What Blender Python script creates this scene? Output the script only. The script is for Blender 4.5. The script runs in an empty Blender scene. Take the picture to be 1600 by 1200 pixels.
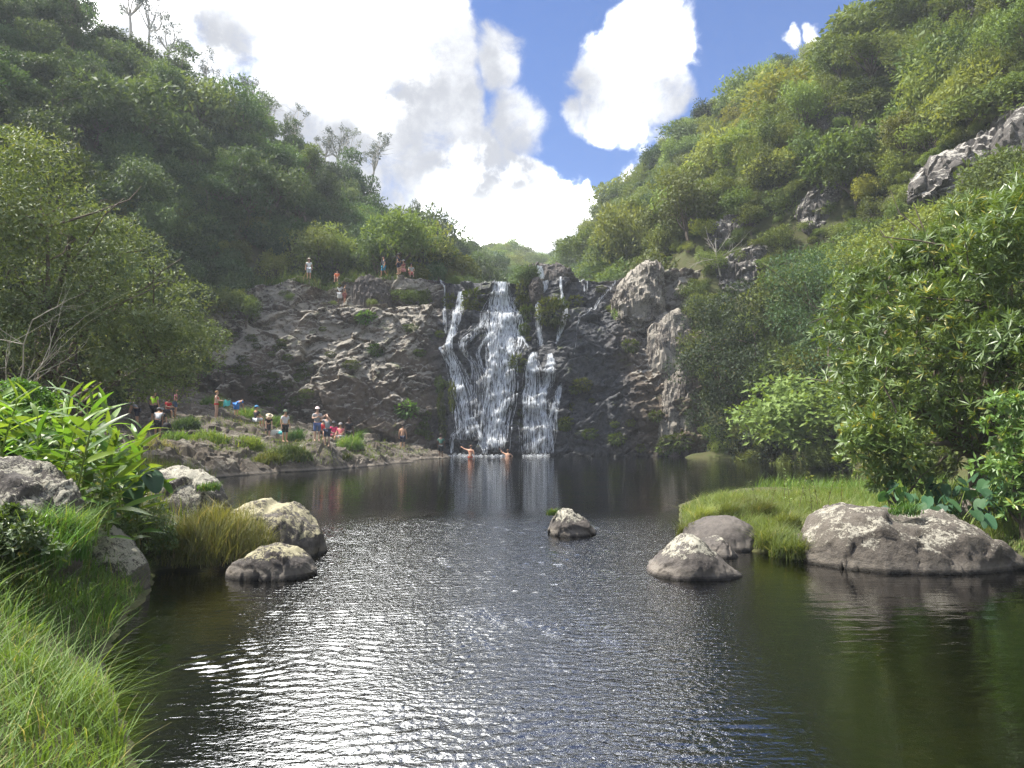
import bpy, math, random
import numpy as np
from mathutils import Vector, Matrix
R = math.radians
rng = np.random.default_rng(7)
random.seed(7)
sc = bpy.context.scene
col = sc.collection

# ------------------------------------------------------------------ camera
F_PX, CAM_H, PITCH = 1155.0, 2.2, math.atan(67 / 1155.0)
cd = bpy.data.cameras.new('camera'); cam = bpy.data.objects.new('camera', cd); col.objects.link(cam)
cd.sensor_width = 36; cd.lens = 36 * F_PX / 1600; cd.clip_end = 3000; cd.clip_start = 0.05
cam.location = (0, 0, CAM_H); cam.rotation_euler = (R(90) + PITCH, 0, 0)
sc.camera = cam

# ------------------------------------------------------------------ world, sun, exposure
SUN_EL, SUN_AZ = R(58), R(-84)          # azimuth measured from +Y towards +X
SUN_DIR = Vector((math.sin(SUN_AZ) * math.cos(SUN_EL), math.cos(SUN_AZ) * math.cos(SUN_EL), math.sin(SUN_EL)))
sl = bpy.data.lights.new('sun', 'SUN'); sl.energy = 3.7; sl.angle = R(1.2); sl.color = (1, .95, .86)
so = bpy.data.objects.new('sun', sl); col.objects.link(so)
so.rotation_euler = SUN_DIR.to_track_quat('Z', 'Y').to_euler(); so.location = (0, 0, 90)
sc.view_settings.view_transform = 'Standard'; sc.view_settings.look = 'None'
sc.view_settings.exposure = 1.52; sc.view_settings.gamma = 1; sc.view_settings.use_curve_mapping = False
cy = sc.cycles
cy.max_bounces = 6; cy.diffuse_bounces = 2; cy.glossy_bounces = 3; cy.transmission_bounces = 4
cy.transparent_max_bounces = 12; cy.volume_bounces = 0; cy.caustics_reflective = False; cy.caustics_refractive = False
cy.sample_clamp_indirect = 6.0; cy.use_denoising = True; cy.denoising_prefilter = 'NONE'; cy.denoising_input_passes = 'RGB_ALBEDO_NORMAL'
FWD = np.array([0, math.cos(PITCH), math.sin(PITCH)]); UPV = np.array([0, -math.sin(PITCH), math.cos(PITCH)])

def pdir(u, v):
    return np.array([1., 0, 0]) * ((u - 800) / F_PX) + UPV * ((600 - v) / F_PX) + FWD
def W(u, v, Y):
    d = pdir(u, v); return np.array([0, 0, CAM_H]) + d * (Y / d[1])
def G(u, v, z=0.0):
    d = pdir(u, v); return np.array([0, 0, CAM_H]) + d * ((z - CAM_H) / d[2])
def proj(P):
    P = np.atleast_2d(P) - np.array([0, 0, CAM_H])
    f = P @ FWD; f = np.where(f < .05, .05, f)
    return 800 + F_PX * P[:, 0] / f, 600 - F_PX * (P @ UPV) / f

class NT:
    """little node-tree helper"""
    def __init__(s, tree): s.t = tree; s.n = tree.nodes; s.l = tree.links
    def new(s, typ, **kw):
        nd = s.n.new(typ)
        for k, v in kw.items(): setattr(nd, k, v)
        return nd
    def put(s, sock, val):
        if val is None: return
        if isinstance(val, bpy.types.NodeSocket): s.l.new(val, sock)
        else:
            try: sock.default_value = val
            except Exception: sock.default_value = (*val, 1)
    def math(s, op, a, b=None, c=None, clamp=False):
        nd = s.new('ShaderNodeMath', operation=op, use_clamp=clamp)
        for i, x in enumerate((a, b, c)): s.put(nd.inputs[i], x)
        return nd.outputs[0]
    def vmath(s, op, a, b=None):
        nd = s.new('ShaderNodeVectorMath', operation=op); s.put(nd.inputs[0], a); s.put(nd.inputs[1], b)
        return nd.outputs['Value'] if op in ('DOT_PRODUCT', 'LENGTH') else nd.outputs[0]
    def ramp(s, x, a, b, lo=0., hi=1., smooth=True):
        nd = s.new('ShaderNodeMapRange', interpolation_type='SMOOTHSTEP' if smooth else 'LINEAR')
        s.put(nd.inputs[0], x); s.put(nd.inputs[1], a); s.put(nd.inputs[2], b); s.put(nd.inputs[3], lo); s.put(nd.inputs[4], hi)
        return nd.outputs[0]
    def mix(s, f, a, b, blend='MIX'):
        nd = s.new('ShaderNodeMix', data_type='RGBA', blend_type=blend)
        s.put(nd.inputs[0], f); s.put(nd.inputs[6], a); s.put(nd.inputs[7], b); return nd.outputs[2]
    def noise(s, vec, scale, detail=4, rough=.55, dist=0., out=0):
        nd = s.new('ShaderNodeTexNoise'); s.put(nd.inputs['Vector'], vec)
        nd.inputs['Scale'].default_value = scale; nd.inputs['Detail'].default_value = detail
        nd.inputs['Roughness'].default_value = rough; nd.inputs['Distortion'].default_value = dist
        return nd.outputs[out]
    def mapping(s, vec, scale=(1, 1, 1), loc=(0, 0, 0), rot=(0, 0, 0)):
        nd = s.new('ShaderNodeMapping'); s.put(nd.inputs[0], vec)
        nd.inputs[1].default_value = loc; nd.inputs[2].default_value = rot; nd.inputs[3].default_value = scale
        return nd.outputs[0]
    def bump(s, h, strength=.5, dist=.05, normal=None):
        nd = s.new('ShaderNodeBump'); s.put(nd.inputs['Height'], h)
        nd.inputs['Strength'].default_value = strength; nd.inputs['Distance'].default_value = dist
        if normal is not None: s.put(nd.inputs['Normal'], normal)
        return nd.outputs[0]

world = bpy.data.worlds.new('World'); sc.world = world; world.use_nodes = True
w = NT(world.node_tree); w.n.clear()
wout = w.new('ShaderNodeOutputWorld'); bg = w.new('ShaderNodeBackground'); w.l.new(bg.outputs[0], wout.inputs[0])
sky = w.new('ShaderNodeTexSky', sky_type='NISHITA', sun_disc=False, sun_elevation=SUN_EL, sun_rotation=SUN_AZ, air_density=1.0, dust_density=.4, ozone_density=3.0)
tc = w.new('ShaderNodeTexCoord'); D = w.vmath('NORMALIZE', tc.outputs['Generated'])
sep = w.new('ShaderNodeSeparateXYZ'); w.l.new(D, sep.inputs[0])
zc = w.math('MAXIMUM', sep.outputs[2], 0.0)
# warp directions a little so that the cloud banks get ragged outlines
nv = w.noise(D, 5.0, 6, .6, out=1)
warp = w.vmath('SCALE', w.vmath('SUBTRACT', nv, (.5, .5, .5)), None); warp.node.inputs[3].default_value = .13
DW = w.vmath('NORMALIZE', w.vmath('ADD', D, warp))
def blob(u, v, rad, soft, vec=DW):
    d = pdir(u, v); d = d / np.linalg.norm(d)
    dot = w.vmath('DOT_PRODUCT', vec, tuple(d))
    a = rad / F_PX; b = (rad + soft) / F_PX
    return w.ramp(dot, math.cos(b), math.cos(a))
def total(lst):
    x = lst[0]
    for y in lst[1:]: x = w.math('MAXIMUM', x, y)
    return x
fb = w.noise(w.vmath('MULTIPLY', D, (1, 1, 1.5)), 4.2, 9, .58)
fb2 = w.noise(D, 11, 7, .6)
general = w.ramp(fb, .42, .60)
# the open blue part of the sky and the cloud banks inside and around it
blue = total([blob(935, -20, 150, 40), blob(870, 110, 85, 45), blob(905, 190, 55, 30), blob(1160, 10, 150, 60), blob(1330, -20, 180, 90), blob(1010, -130, 130, 90), blob(950, 238, 26, 22), blob(1140, 110, 60, 40)])
puffs = total([blob(1035, 75, 48, 40), blob(1000, 125, 52, 36), blob(955, 182, 32, 30), blob(1035, 150, 38, 38), blob(1000, 205, 18, 30), blob(790, 95, 8, 60), blob(1235, 66, 2, 16), blob(1270, 58, 2, 16), blob(820, 190, 14, 60), blob(945, 205, 10, 25)])
banks = total([blob(480, 40, 250, 120), blob(640, 230, 170, 90), blob(300, -250, 420, 200), blob(760, 330, 150, 50), blob(880, 310, 60, 45), blob(560, 140, 200, 90), blob(860, 380, 120, 40), blob(700, -30, 40, 60)])
cov = w.math('MAXIMUM', general, w.math('MULTIPLY', banks, 1.0))
cov = w.math('MULTIPLY', cov, w.math('SUBTRACT', 1.0, blue))
cov = w.math('MAXIMUM', cov, w.math('MULTIPLY', puffs, w.ramp(fb2, .10, .32)), clamp=True)
hz = w.ramp(sep.outputs[2], .0, .12, 1, 0); cov = w.math('MAXIMUM', cov, w.math('MULTIPLY', hz, .8))
grey = total([blob(320, 110, 40, 120), blob(680, 215, 90, 110), blob(430, 250, 50, 100), blob(880, 350, 15, 60), blob(780, 215, 60, 80), blob(560, 260, 60, 90), blob(940, 150, 5, 60), blob(1060, 180, 10, 60), blob(800, 90, 20, 80)])
shade = w.math('MULTIPLY', grey, w.ramp(fb2, .30, .58, .55, 1.0)); shade = w.math('MAXIMUM', shade, w.ramp(fb2, .46, .66, 0, .55), clamp=True)
core = total([blob(520, 20, 30, 130), blob(1035, 70, 5, 60), blob(765, 325, 50, 70), blob(150, -470, 200, 250), blob(870, 300, 20, 50), w.math('MULTIPLY', w.ramp(fb, .58, .75), .5)])
cloud = w.mix(w.math('POWER', shade, .38), (1.15, 1.15, 1.15, 1), (.205, .212, .228, 1))
cloud = w.mix(w.math('MULTIPLY', core, w.math('SUBTRACT', 1.0, shade)), cloud, (4.2, 4.2, 4.1, 1))
skyc = w.mix(1.0, sky.outputs[0], (.0235, .038, .060, 1), 'MULTIPLY')
fb3 = w.noise(D, 16, 9, .68, .6); covw = w.ramp(w.math('ADD', cov, w.math('MULTIPLY', w.math('SUBTRACT', fb3, .5), 1.5)), .22, 1.05)
final = w.mix(w.math('POWER', covw, 1.6), skyc, cloud)
w.l.new(final, bg.inputs[0]); bg.inputs[1].default_value = 1.0

# ------------------------------------------------------------------ numpy noise
def _h(ix, iy, iz, seed):
    n = (ix.astype(np.int64) * 374761393 + iy.astype(np.int64) * 668265263 + iz.astype(np.int64) * 2147483647 + seed * 1274126177) & 0xFFFFFFFF
    n = ((n ^ (n >> 13)) * 1274126177) & 0xFFFFFFFF
    n = ((n ^ (n >> 16)) * 2246822519) & 0xFFFFFFFF
    return ((n ^ (n >> 15)) & 0xFFFFFF) / float(0xFFFFFF)
def vnoise(P, seed=0):
    P = np.asarray(P, float); i = np.floor(P).astype(np.int64); f = P - i; f = f * f * f * (f * (f * 6 - 15) + 10)
    r = 0
    for dx in (0, 1):
        for dy in (0, 1):
            for dz in (0, 1):
                wt = (f[:, 0] if dx else 1 - f[:, 0]) * (f[:, 1] if dy else 1 - f[:, 1]) * (f[:, 2] if dz else 1 - f[:, 2])
                r = r + wt * _h(i[:, 0] + dx, i[:, 1] + dy, i[:, 2] + dz, seed)
    return r * 2 - 1
def fbm(P, octs=4, seed=0, gain=.5):
    P = np.asarray(P, float); a = 1; s = 0; t = 0
    for o in range(octs):
        s = s + a * vnoise(P * (2.03 ** o) + 17.3 * o, seed + o); t += a; a *= gain
    return s / t
def worley(P, seed=0):
    """distance to nearest and second cell point, random value of the nearest cell"""
    P = np.asarray(P, float); i = np.floor(P).astype(np.int64)
    f1 = np.full(len(P), 9.); f2 = np.full(len(P), 9.); cid = np.zeros(len(P))
    for dx in (-1, 0, 1):
        for dy in (-1, 0, 1):
            for dz in (-1, 0, 1):
                a, b, c = i[:, 0] + dx, i[:, 1] + dy, i[:, 2] + dz
                q = np.stack([a + _h(a, b, c, seed), b + _h(a, b, c, seed + 1), c + _h(a, b, c, seed + 2)], 1)
                d = np.linalg.norm(q - P, axis=1); v = _h(a, b, c, seed + 3)
                m = d < f1
                f2 = np.where(m, f1, np.minimum(f2, d)); cid = np.where(m, v, cid); f1 = np.where(m, d, f1)
    return f1, f2, cid
def facet(P, seed=0, tilt=.7):
    """flat tilted blocks: height of each fractured facet and the distance to its edge"""
    P = np.asarray(P, float); i = np.floor(P).astype(np.int64); f1 = np.full(len(P), 9.); f2 = np.full(len(P), 9.); cid = np.zeros(len(P)); Q = np.zeros_like(P)
    for dx in (-1, 0, 1):
        for dy in (-1, 0, 1):
            for dz in (-1, 0, 1):
                a, b, c = i[:, 0] + dx, i[:, 1] + dy, i[:, 2] + dz
                q = np.stack([a + _h(a, b, c, seed), b + _h(a, b, c, seed + 1), c + _h(a, b, c, seed + 2)], 1)
                d = np.abs(q - P).sum(1) * .6 + .4 * np.linalg.norm(q - P, axis=1); m_ = d < f1
                f2 = np.where(m_, f1, np.minimum(f2, d)); cid = np.where(m_, _h(a, b, c, seed + 3), cid); Q = np.where(m_[:, None], q, Q); f1 = np.where(m_, d, f1)
    rv = np.stack([(cid * k) % 1 - .5 for k in (127.1, 311.7, 747.3)], 1)
    return (cid - .5) + tilt * 2 * ((P - Q) * rv).sum(1), f2 - f1
def sstep(a, b, x):
    t = np.clip((x - a) / (b - a), 0, 1); return t * t * (3 - 2 * t)
def nrm(v):
    return v / np.maximum(np.linalg.norm(v, axis=-1, keepdims=True), 1e-9)

# ------------------------------------------------------------------ object helpers
def mesh_np(name, V, Fs, smooth=False, tint=None, mats=None, midx=None):
    """Fs: one (n,k) array or a list of them"""
    me = bpy.data.meshes.new(name)
    if not isinstance(Fs, (list, tuple)): Fs = [Fs]
    V = np.ascontiguousarray(V, dtype=np.float32)
    loops = np.concatenate([f.ravel() for f in Fs]).astype(np.int32)
    sizes = np.concatenate([np.full(len(f), f.shape[1]) for f in Fs]).astype(np.int32)
    starts = np.concatenate([[0], np.cumsum(sizes)[:-1]]).astype(np.int32)
    me.vertices.add(len(V)); me.vertices.foreach_set('co', V.ravel())
    me.loops.add(len(loops)); me.loops.foreach_set('vertex_index', loops)
    me.polygons.add(len(sizes)); me.polygons.foreach_set('loop_start', starts)
    for m in (mats or []): me.materials.append(m)
    if midx is not None: me.polygons.foreach_set('material_index', np.asarray(midx, np.int32))
    me.update(calc_edges=True)
    me.polygons.foreach_set('use_smooth', np.full(len(sizes), smooth))
    if tint is not None:
        a = me.attributes.new('tint', 'FLOAT', 'FACE'); a.data.foreach_set('value', np.asarray(tint, np.float32))
    me.validate()
    return me
def link(name, me, parent=None, mat=None, loc=None):
    o = bpy.data.objects.new(name, me); col.objects.link(o)
    if mat is not None and me is not None and len(me.materials) == 0: me.materials.append(mat)
    if parent is not None: o.parent = parent
    if loc is not None: o.location = loc
    return o
def empty(name, loc, rz=0, s=1):
    o = bpy.data.objects.new(name, None); col.objects.link(o); o.location = loc; o.rotation_euler = (0, 0, rz); o.scale = (s, s, s)
    o.empty_display_size = .2; return o
def tag(o, label=None, cat=None, group=None, kind=None):
    if label: o['label'] = label
    if cat: o['category'] = cat
    if group: o['group'] = group
    if kind: o['kind'] = kind
    return o
class MB:
    def __init__(s): s.V = []; s.F = {}; s.T = {}; s.n = 0
    def add(s, V, F, t=0.5):
        V = np.asarray(V, float); F = np.asarray(F); k = F.shape[1]
        s.F.setdefault(k, []).append(F + s.n); s.V.append(V); s.n += len(V)
        t = np.full(len(F), t) if np.isscalar(t) else np.asarray(t); s.T.setdefault(k, []).append(t)
    def mesh(s, name, smooth=False):
        ks = sorted(s.F)
        return mesh_np(name, np.concatenate(s.V), [np.concatenate(s.F[k]) for k in ks], smooth, np.concatenate([np.concatenate(s.T[k]) for k in ks]))
def tube(mb, pts, rad, sides=6, t=.5):
    pts = np.asarray(pts, float); n = len(pts); rad = np.broadcast_to(np.asarray(rad, float), (n,))
    tan = np.gradient(pts, axis=0); tan = nrm(tan)
    ref = np.array([0, 0, 1.]) if abs(tan[0][2]) < .9 else np.array([1., 0, 0])
    a = np.cross(tan, ref); a = nrm(a); b = np.cross(tan, a)
    ang = np.linspace(0, 2 * np.pi, sides, endpoint=False)
    V = pts[:, None] + rad[:, None, None] * (a[:, None] * np.cos(ang)[None, :, None] + b[:, None] * np.sin(ang)[None, :, None])
    i, j = np.meshgrid(np.arange(n - 1), np.arange(sides), indexing='ij'); j2 = (j + 1) % sides
    Fq = np.stack([i * sides + j, i * sides + j2, (i + 1) * sides + j2, (i + 1) * sides + j], -1).reshape(-1, 4)
    mb.add(V.reshape(-1, 3), Fq, t)
def part(name, me, parent, m_=None, kind=None):
    """a mesh built in world coordinates becomes a part of an (unrotated) thing"""
    me.transform(Matrix.Translation(-Vector(parent.location))); o = link(name, me, parent, m_)
    if kind: o['kind'] = kind
    return o
def grid_faces(nu, nv):
    i, j = np.meshgrid(np.arange(nu - 1), np.arange(nv - 1), indexing='ij')
    return np.stack([i * nv + j, (i + 1) * nv + j, (i + 1) * nv + j + 1, i * nv + j + 1], -1).reshape(-1, 4)

# ------------------------------------------------------------------ materials
def mat(name):
    m = bpy.data.materials.new(name); m.use_nodes = True; t = NT(m.node_tree); t.n.clear()
    out = t.new('ShaderNodeOutputMaterial'); return m, t, out
def bsdf(t, color, rough=.6, spec=.4, normal=None):
    p = t.new('ShaderNodeBsdfPrincipled'); t.put(p.inputs['Base Color'], color); t.put(p.inputs['Roughness'], rough)
    t.put(p.inputs['Specular IOR Level'], spec); t.put(p.inputs['Normal'], normal); return p
def plain(name, c, rough=.7, var=.15, scale=8):
    m, t, out = mat(name); tcn = t.new('ShaderNodeTexCoord')
    n = t.noise(tcn.outputs['Object'], scale, 4)
    c2 = tuple(x * (1 - var) for x in c); c1 = tuple(min(1, x * (1 + var)) for x in c)
    t.l.new(bsdf(t, t.mix(n, (*c2, 1), (*c1, 1)), rough).outputs[0], out.inputs[0]); return m
def leaf_mat(name, a, b, c=None, transl=.32, rough=.55, spec=.22, rand=.35):
    """a dark, b light leaf colour, c occasional off colour; per-leaf tint attribute, per-plant random"""
    m, t, out = mat(name)
    at = t.new('ShaderNodeAttribute', attribute_name='tint'); oi = t.new('ShaderNodeObjectInfo')
    f = t.math('ADD', t.math('MULTIPLY', at.outputs['Fac'], 1 - rand), t.math('MULTIPLY', oi.outputs['Random'], rand), clamp=True)
    cc = t.mix(f, (*a, 1), (*b, 1))
    if c: cc = t.mix(t.ramp(at.outputs['Fac'], .955, .965, 0, .8), cc, (*c, 1))
    hs = t.new('ShaderNodeHueSaturation'); t.put(hs.inputs['Color'], cc); hs.inputs['Saturation'].default_value = .92
    t.put(hs.inputs['Value'], t.math('ADD', .68, t.math('MULTIPLY', oi.outputs['Random'], .64)))
    t.put(hs.inputs['Hue'], t.math('ADD', .486, t.math('MULTIPLY', t.math('FRACT', t.math('MULTIPLY', oi.outputs['Random'], 7.3)), .044)))
    p = bsdf(t, hs.outputs[0], rough, spec); tr = t.new('ShaderNodeBsdfTranslucent')
    t.put(tr.inputs[0], t.mix(1.0, hs.outputs[0], (1.35, 1.25, .55, 1), 'MULTIPLY'))
    mx = t.new('ShaderNodeMixShader'); mx.inputs[0].default_value = transl
    t.l.new(p.outputs[0], mx.inputs[1]); t.l.new(tr.outputs[0], mx.inputs[2]); t.l.new(mx.outputs[0], out.inputs[0])
    return m
M = {}
M['leaf_shade'] = leaf_mat('leaf_shade', (0.036, 0.074, 0.028), (0.12, 0.178, 0.055))  # deep green species, its own leaf colour
M['leaf_light_green'] = leaf_mat('leaf_light_green', (0.07, 0.118, 0.022), (0.225, 0.268, 0.05))  # lighter yellow-green species, its own leaf colour
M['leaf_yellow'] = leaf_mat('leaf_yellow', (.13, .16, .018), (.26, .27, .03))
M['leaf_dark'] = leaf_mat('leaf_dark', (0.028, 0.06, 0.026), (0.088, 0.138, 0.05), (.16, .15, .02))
M['leaf_tree_left'] = leaf_mat('leaf_tree_left', (0.042, 0.074, 0.026), (0.145, 0.18, 0.055), (.20, .20, .04), spec=.5)
M['leaf_tree_right'] = leaf_mat('leaf_tree_right', (0.055, 0.11, 0.022), (0.155, 0.225, 0.042), (.36, .31, .03), spec=.5, rough=.38)
M['leaf_gum'] = leaf_mat('leaf_gum', (.05, .075, .045), (.10, .13, .08), transl=.25)
M['leaf_ginger'] = leaf_mat('leaf_ginger', (.075, .17, .016), (.20, .31, .03), transl=.42, rough=.35, rand=.55)
M['leaf_taro'] = leaf_mat('leaf_taro', (.025, .085, .035), (.06, .15, .05), transl=.22, rough=.6, rand=.6)
M['grass'] = leaf_mat('grass', (.055, .115, .014), (.20, .27, .036), (.36, .30, .12), transl=.4, rough=.5)
M['grass_lush'] = leaf_mat('grass_lush', (.055, .135, .020), (.17, .275, .048), (.36, .32, .12), transl=.4, rough=.5)
M['grass_pale'] = leaf_mat('grass_pale', (.085, .125, .022), (.25, .29, .070), (.40, .34, .16), transl=.4, rough=.55)
M['grass_dry'] = leaf_mat('grass_dry', (.07, .10, .02), (.26, .25, .08), (.40, .31, .16), transl=.35)
M['moss'] = leaf_mat('moss', (.050, .082, .012), (.135, .165, .024), (.22, .20, .05), transl=.25, rough=.7)
M['bark'] = plain('bark', (.12, .095, .07), .9, .4, 6)
M['bark_pale'] = plain('bark_pale', (.36, .33, .28), .85, .3, 5)

def rock_mat(name, dark=(.045, .04, .038), mid=(.10, .088, .078), lichen=(.46, .44, .36), amount=.5, lscale=2.2, up=True, band=True, object_space=True):
    m, t, out = mat(name); tcn = t.new('ShaderNodeTexCoord'); geo = t.new('ShaderNodeNewGeometry')
    P = geo.outputs['Position']; sx = t.new('ShaderNodeSeparateXYZ'); t.l.new(P, sx.inputs[0]); sn = t.new('ShaderNodeSeparateXYZ'); t.l.new(geo.outputs['Normal'], sn.inputs[0])
    n1 = t.noise(P, 1.3, 6, .6); n2 = t.noise(P, 9, 6, .65); n3 = t.noise(P, lscale * .8, 5, .62, .4); n4 = t.noise(P, lscale * 5, 6, .75); n5 = t.noise(P, lscale * 16, 4, .7)
    base = t.mix(t.ramp(n1, .35, .65), (*dark, 1), (*mid, 1)); base = t.mix(t.ramp(n2, .3, .75, 0, .6), base, tuple(x * 1.6 for x in mid) + (1,))
    L = t.math('ADD', t.math('ADD', t.math('MULTIPLY', n3, .38), t.math('MULTIPLY', n4, .37)), t.math('MULTIPLY', n5, .25))
    if up: L = t.math('ADD', L, t.ramp(sn.outputs[2], -.2, .8, -.13, .03))
    if band: L = t.math('ADD', L, t.ramp(sx.outputs[2], .10, .34, -.25, 0))
    lm = t.ramp(L, .60 - .2 * amount, .63 - .2 * amount)
    lich = t.mix(n2, tuple(x * .62 for x in lichen) + (1,), tuple(min(1, x * 1.25) for x in lichen) + (1,))
    c = t.mix(t.math('MULTIPLY', lm, .92), base, lich)
    if band:
        wet = t.ramp(sx.outputs[2], .015, .05, 1, 0); c = t.mix(t.math('MULTIPLY', wet, .75), c, (.018, .017, .013, 1)); c = t.mix(t.ramp(sx.outputs[2], -.06, 0, 1, 0), c, (.050, .044, .018, 1))
        tide = t.math('MULTIPLY', t.ramp(sx.outputs[2], .05, .07), t.ramp(sx.outputs[2], .10, .2, 1, 0)); c = t.mix(t.math('MULTIPLY', tide, .45), c, (.26, .23, .19, 1))
    hgt = t.math('ADD', t.math('ADD', t.math('MULTIPLY', n2, .6), t.math('MULTIPLY', n4, .5)), t.math('MULTIPLY', lm, .15))
    nm = t.bump(hgt, .9, .05)
    t.l.new(bsdf(t, c, .82, .25, nm).outputs[0], out.inputs[0]); return m
M['boulder'] = rock_mat('boulder', lichen=(.38, .36, .29), amount=.50, lscale=2.6)
M['boulder_yellow'] = rock_mat('boulder_yellow', lichen=(.38, .345, .22), amount=.54, lscale=2.3)
M['boulder_dark'] = rock_mat('boulder_dark', amount=-.2)
M['boulder_spots'] = rock_mat('boulder_spots', dark=(.058, .050, .043), mid=(.112, .097, .080), lichen=(.38, .355, .29), amount=.36, lscale=3.6)
M['outcrop'] = rock_mat('outcrop', dark=(.04, .038, .038), mid=(.11, .10, .09), lichen=(.36, .34, .30), amount=.58, lscale=1.1, band=False)
M['outcrop_pale'] = rock_mat('outcrop_pale', dark=(.06, .054, .048), mid=(.15, .13, .11), lichen=(.33, .30, .25), amount=.62, lscale=.8, up=False, band=False)
M['shelf'] = rock_mat('shelf', dark=(.055, .046, .037), mid=(.115, .096, .074), lichen=(.25, .23, .18), amount=.30, lscale=1.6, band=True)

# ------------------------------------------------------------------ land: one height field
shore_px = [(205, 1200), (150, 1045), (190, 965), (228, 930), (240, 892), (335, 880), (352, 835), (310, 790), (345, 746), (480, 737), (590, 729), (688, 717)]
shore = [tuple(G(u, v)[:2]) for u, v in shore_px] + [(-5.2, 59.5), (14.5, 59.5)]
shore += [tuple(G(u, v)[:2]) for u, v in [(1070, 715), (1200, 719), (1300, 724.5), (1372, 741), (1400, 768), (1280, 772), (1130, 775), (1062, 790), (1066, 832), (1180, 862), (1262, 868), (1300, 858), (1560, 862), (1640, 880), (1790, 900)]]
shore += [(8.5, 5), (6, 2.5), (2.5, 1.9), (-1.2, 2.3)]
shore = np.array(shore)
def shore_sd(x, y):
    """signed distance, positive on land"""
    p = np.stack([x, y], 1); best = np.full(len(p), 1e9); ins = np.zeros(len(p), bool)
    for a, b in zip(shore, np.roll(shore, -1, 0)):
        e = b - a; t = np.clip(((p - a) @ e) / (e @ e), 0, 1); best = np.minimum(best, np.linalg.norm(p - a - t[:, None] * e, axis=1))
        c = ((a[1] > p[:, 1]) != (b[1] > p[:, 1])) & (p[:, 0] < (b[0] - a[0]) * (p[:, 1] - a[1]) / (b[1] - a[1] + 1e-12) + a[0]); ins ^= c
    return np.where(ins, -best, best)
YL = [-80, 0, 10, 20, 30, 40, 50, 58, 66, 80, 95, 105, 118, 130, 140, 170, 260, 420]
LFX = [-16, -11, -11, -14, -20, -25, -26, -25, -19, -9, -5, -3, -1, 1.5, 4, 5, 6, 6]
LFZ = [1, 1.2, 1.4, 1.6, 2.4, 4, 8, 13.5, 14.5, 16, 17.6, 18.6, 20, 21.5, 23, 34, 62, 70]
LRX = [-78, -74, -73, -72, -70, -68, -64, -61, -57, -49, -38, -27.5, -15.5, -5, .8, -2, -6, -10]
LRZ = [45, 48, 48, 48, 48, 48, 48, 48, 48, 46, 39.5, 36, 32.5, 31.5, 30, 40, 66, 74]
YR = [-80, 0, 8, 14, 20, 35, 46, 54, 58, 62, 75, 88, 100, 120, 140, 170, 260, 420]
RFX = [14, 12, 11, 11, 13.5, 18, 16.5, 15, 13.6, 12.8, 10, 9, 8.5, 8, 10, 12, 14, 16]
RFZ = [.5, .5, .6, .6, .5, .4, .4, .7, 10, 14.2, 16.5, 18, 19.5, 22, 25, 36, 63, 71]
RRX = [55, 54, 54, 54, 54, 52, 50, 49, 48, 47, 45.5, 40, 29.5, 17.8, 13.6, 16, 20, 24]
RRZ = [45, 48, 48, 49, 50, 50, 50, 49, 48.5, 48, 47.5, 47.5, 46.5, 41, 33.5, 40, 66, 74]
def hill(x, y, Y, fx, fz, rx, rz, sgn):
    fx_, fz_, rx_, rz_ = (np.interp(y, Y, q) for q in (fx, fz, rx, rz))
    t = sgn * (x - fx_) / np.maximum(sgn * (rx_ - fx_), .5)
    z = fz_ + (rz_ - fz_) * np.clip(t, 0, 1) ** .88
    z = np.where(t > 1, rz_ - .22 * (t - 1) * np.abs(rx_ - fx_), z)
    return np.where(t < 0, -50 * np.clip(-t * 3, 0, 1) + (1 - np.clip(-t * 3, 0, 1)) * fz_ - 2 * np.clip(-t, 0, 1), z), t
def land_h(x, y, detail=True):
    sh = np.shape(x); x = np.ravel(np.asarray(x, float)); y = np.ravel(np.asarray(y, float))
    sd = shore_sd(x, y)
    bank = np.where(x < 0, 1.15, .42); bank = bank + np.where((x < 0) & (y < 14), .25, 0); kb = np.where((x < 0) & (y < 14), .95, .55)
    low = np.where(sd > 0, bank * (1 - np.exp(-sd * kb / np.maximum(bank, .2))) + .02, np.maximum(sd * .42, -1.0 - .5 * sstep(1, 8, -sd)))
    low = low - 1.8 * sstep(-25, -23, x) * (1 - sstep(-5, -3.4, x)) * sstep(30, 32, y) * (1 - sstep(57, 60, y))
    upz = np.interp(y, [62, 72, 84, 100, 140, 190, 260, 420], [13.9, 14.6, 16.2, 18.5, 23, 43, 60, 70])
    s = sstep(61.2, 63.2, y); z = low * (1 - s) + upz * s
    for args in ((YL, LFX, LFZ, LRX, LRZ, -1), (YR, RFX, RFZ, RRX, RRZ, 1)):
        hz_, t = hill(x, y, *args); z = np.maximum(z, hz_)
    if detail:
        P = np.stack([x, y, np.zeros_like(x)], 1); amp = sstep(2, 12, z)
        z = z + amp * 1.3 * fbm(P * .11, 3, 5) + .05 * fbm(P * 1.3, 3, 9) * sstep(-.4, .3, sd)
    return z.reshape(sh)
def ray_land(u, v, y0=6., y1=240., n=900):
    Ys = np.linspace(y0, y1, n); d = pdir(u, v); P = np.array([0, 0, CAM_H]) + d * (Ys / d[1])[:, None]
    hit = np.nonzero(P[:, 2] < land_h(P[:, 0], P[:, 1]))[0]
    return Ys[hit[0]] if len(hit) else y1
xs = np.concatenate([np.linspace(-260, -62, 24), np.linspace(-60, -22.4, 56), np.linspace(-22, 22, 200), np.linspace(22.4, 60, 56), np.linspace(62, 260, 24)])
ys = np.concatenate([np.linspace(-80, -2, 24), np.linspace(-1, 20, 110), np.linspace(20.4, 66, 110), np.linspace(67, 170, 90), np.linspace(174, 420, 36)])
X, Y = np.meshgrid(xs, ys, indexing='ij'); Z = land_h(X, Y)
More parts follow.
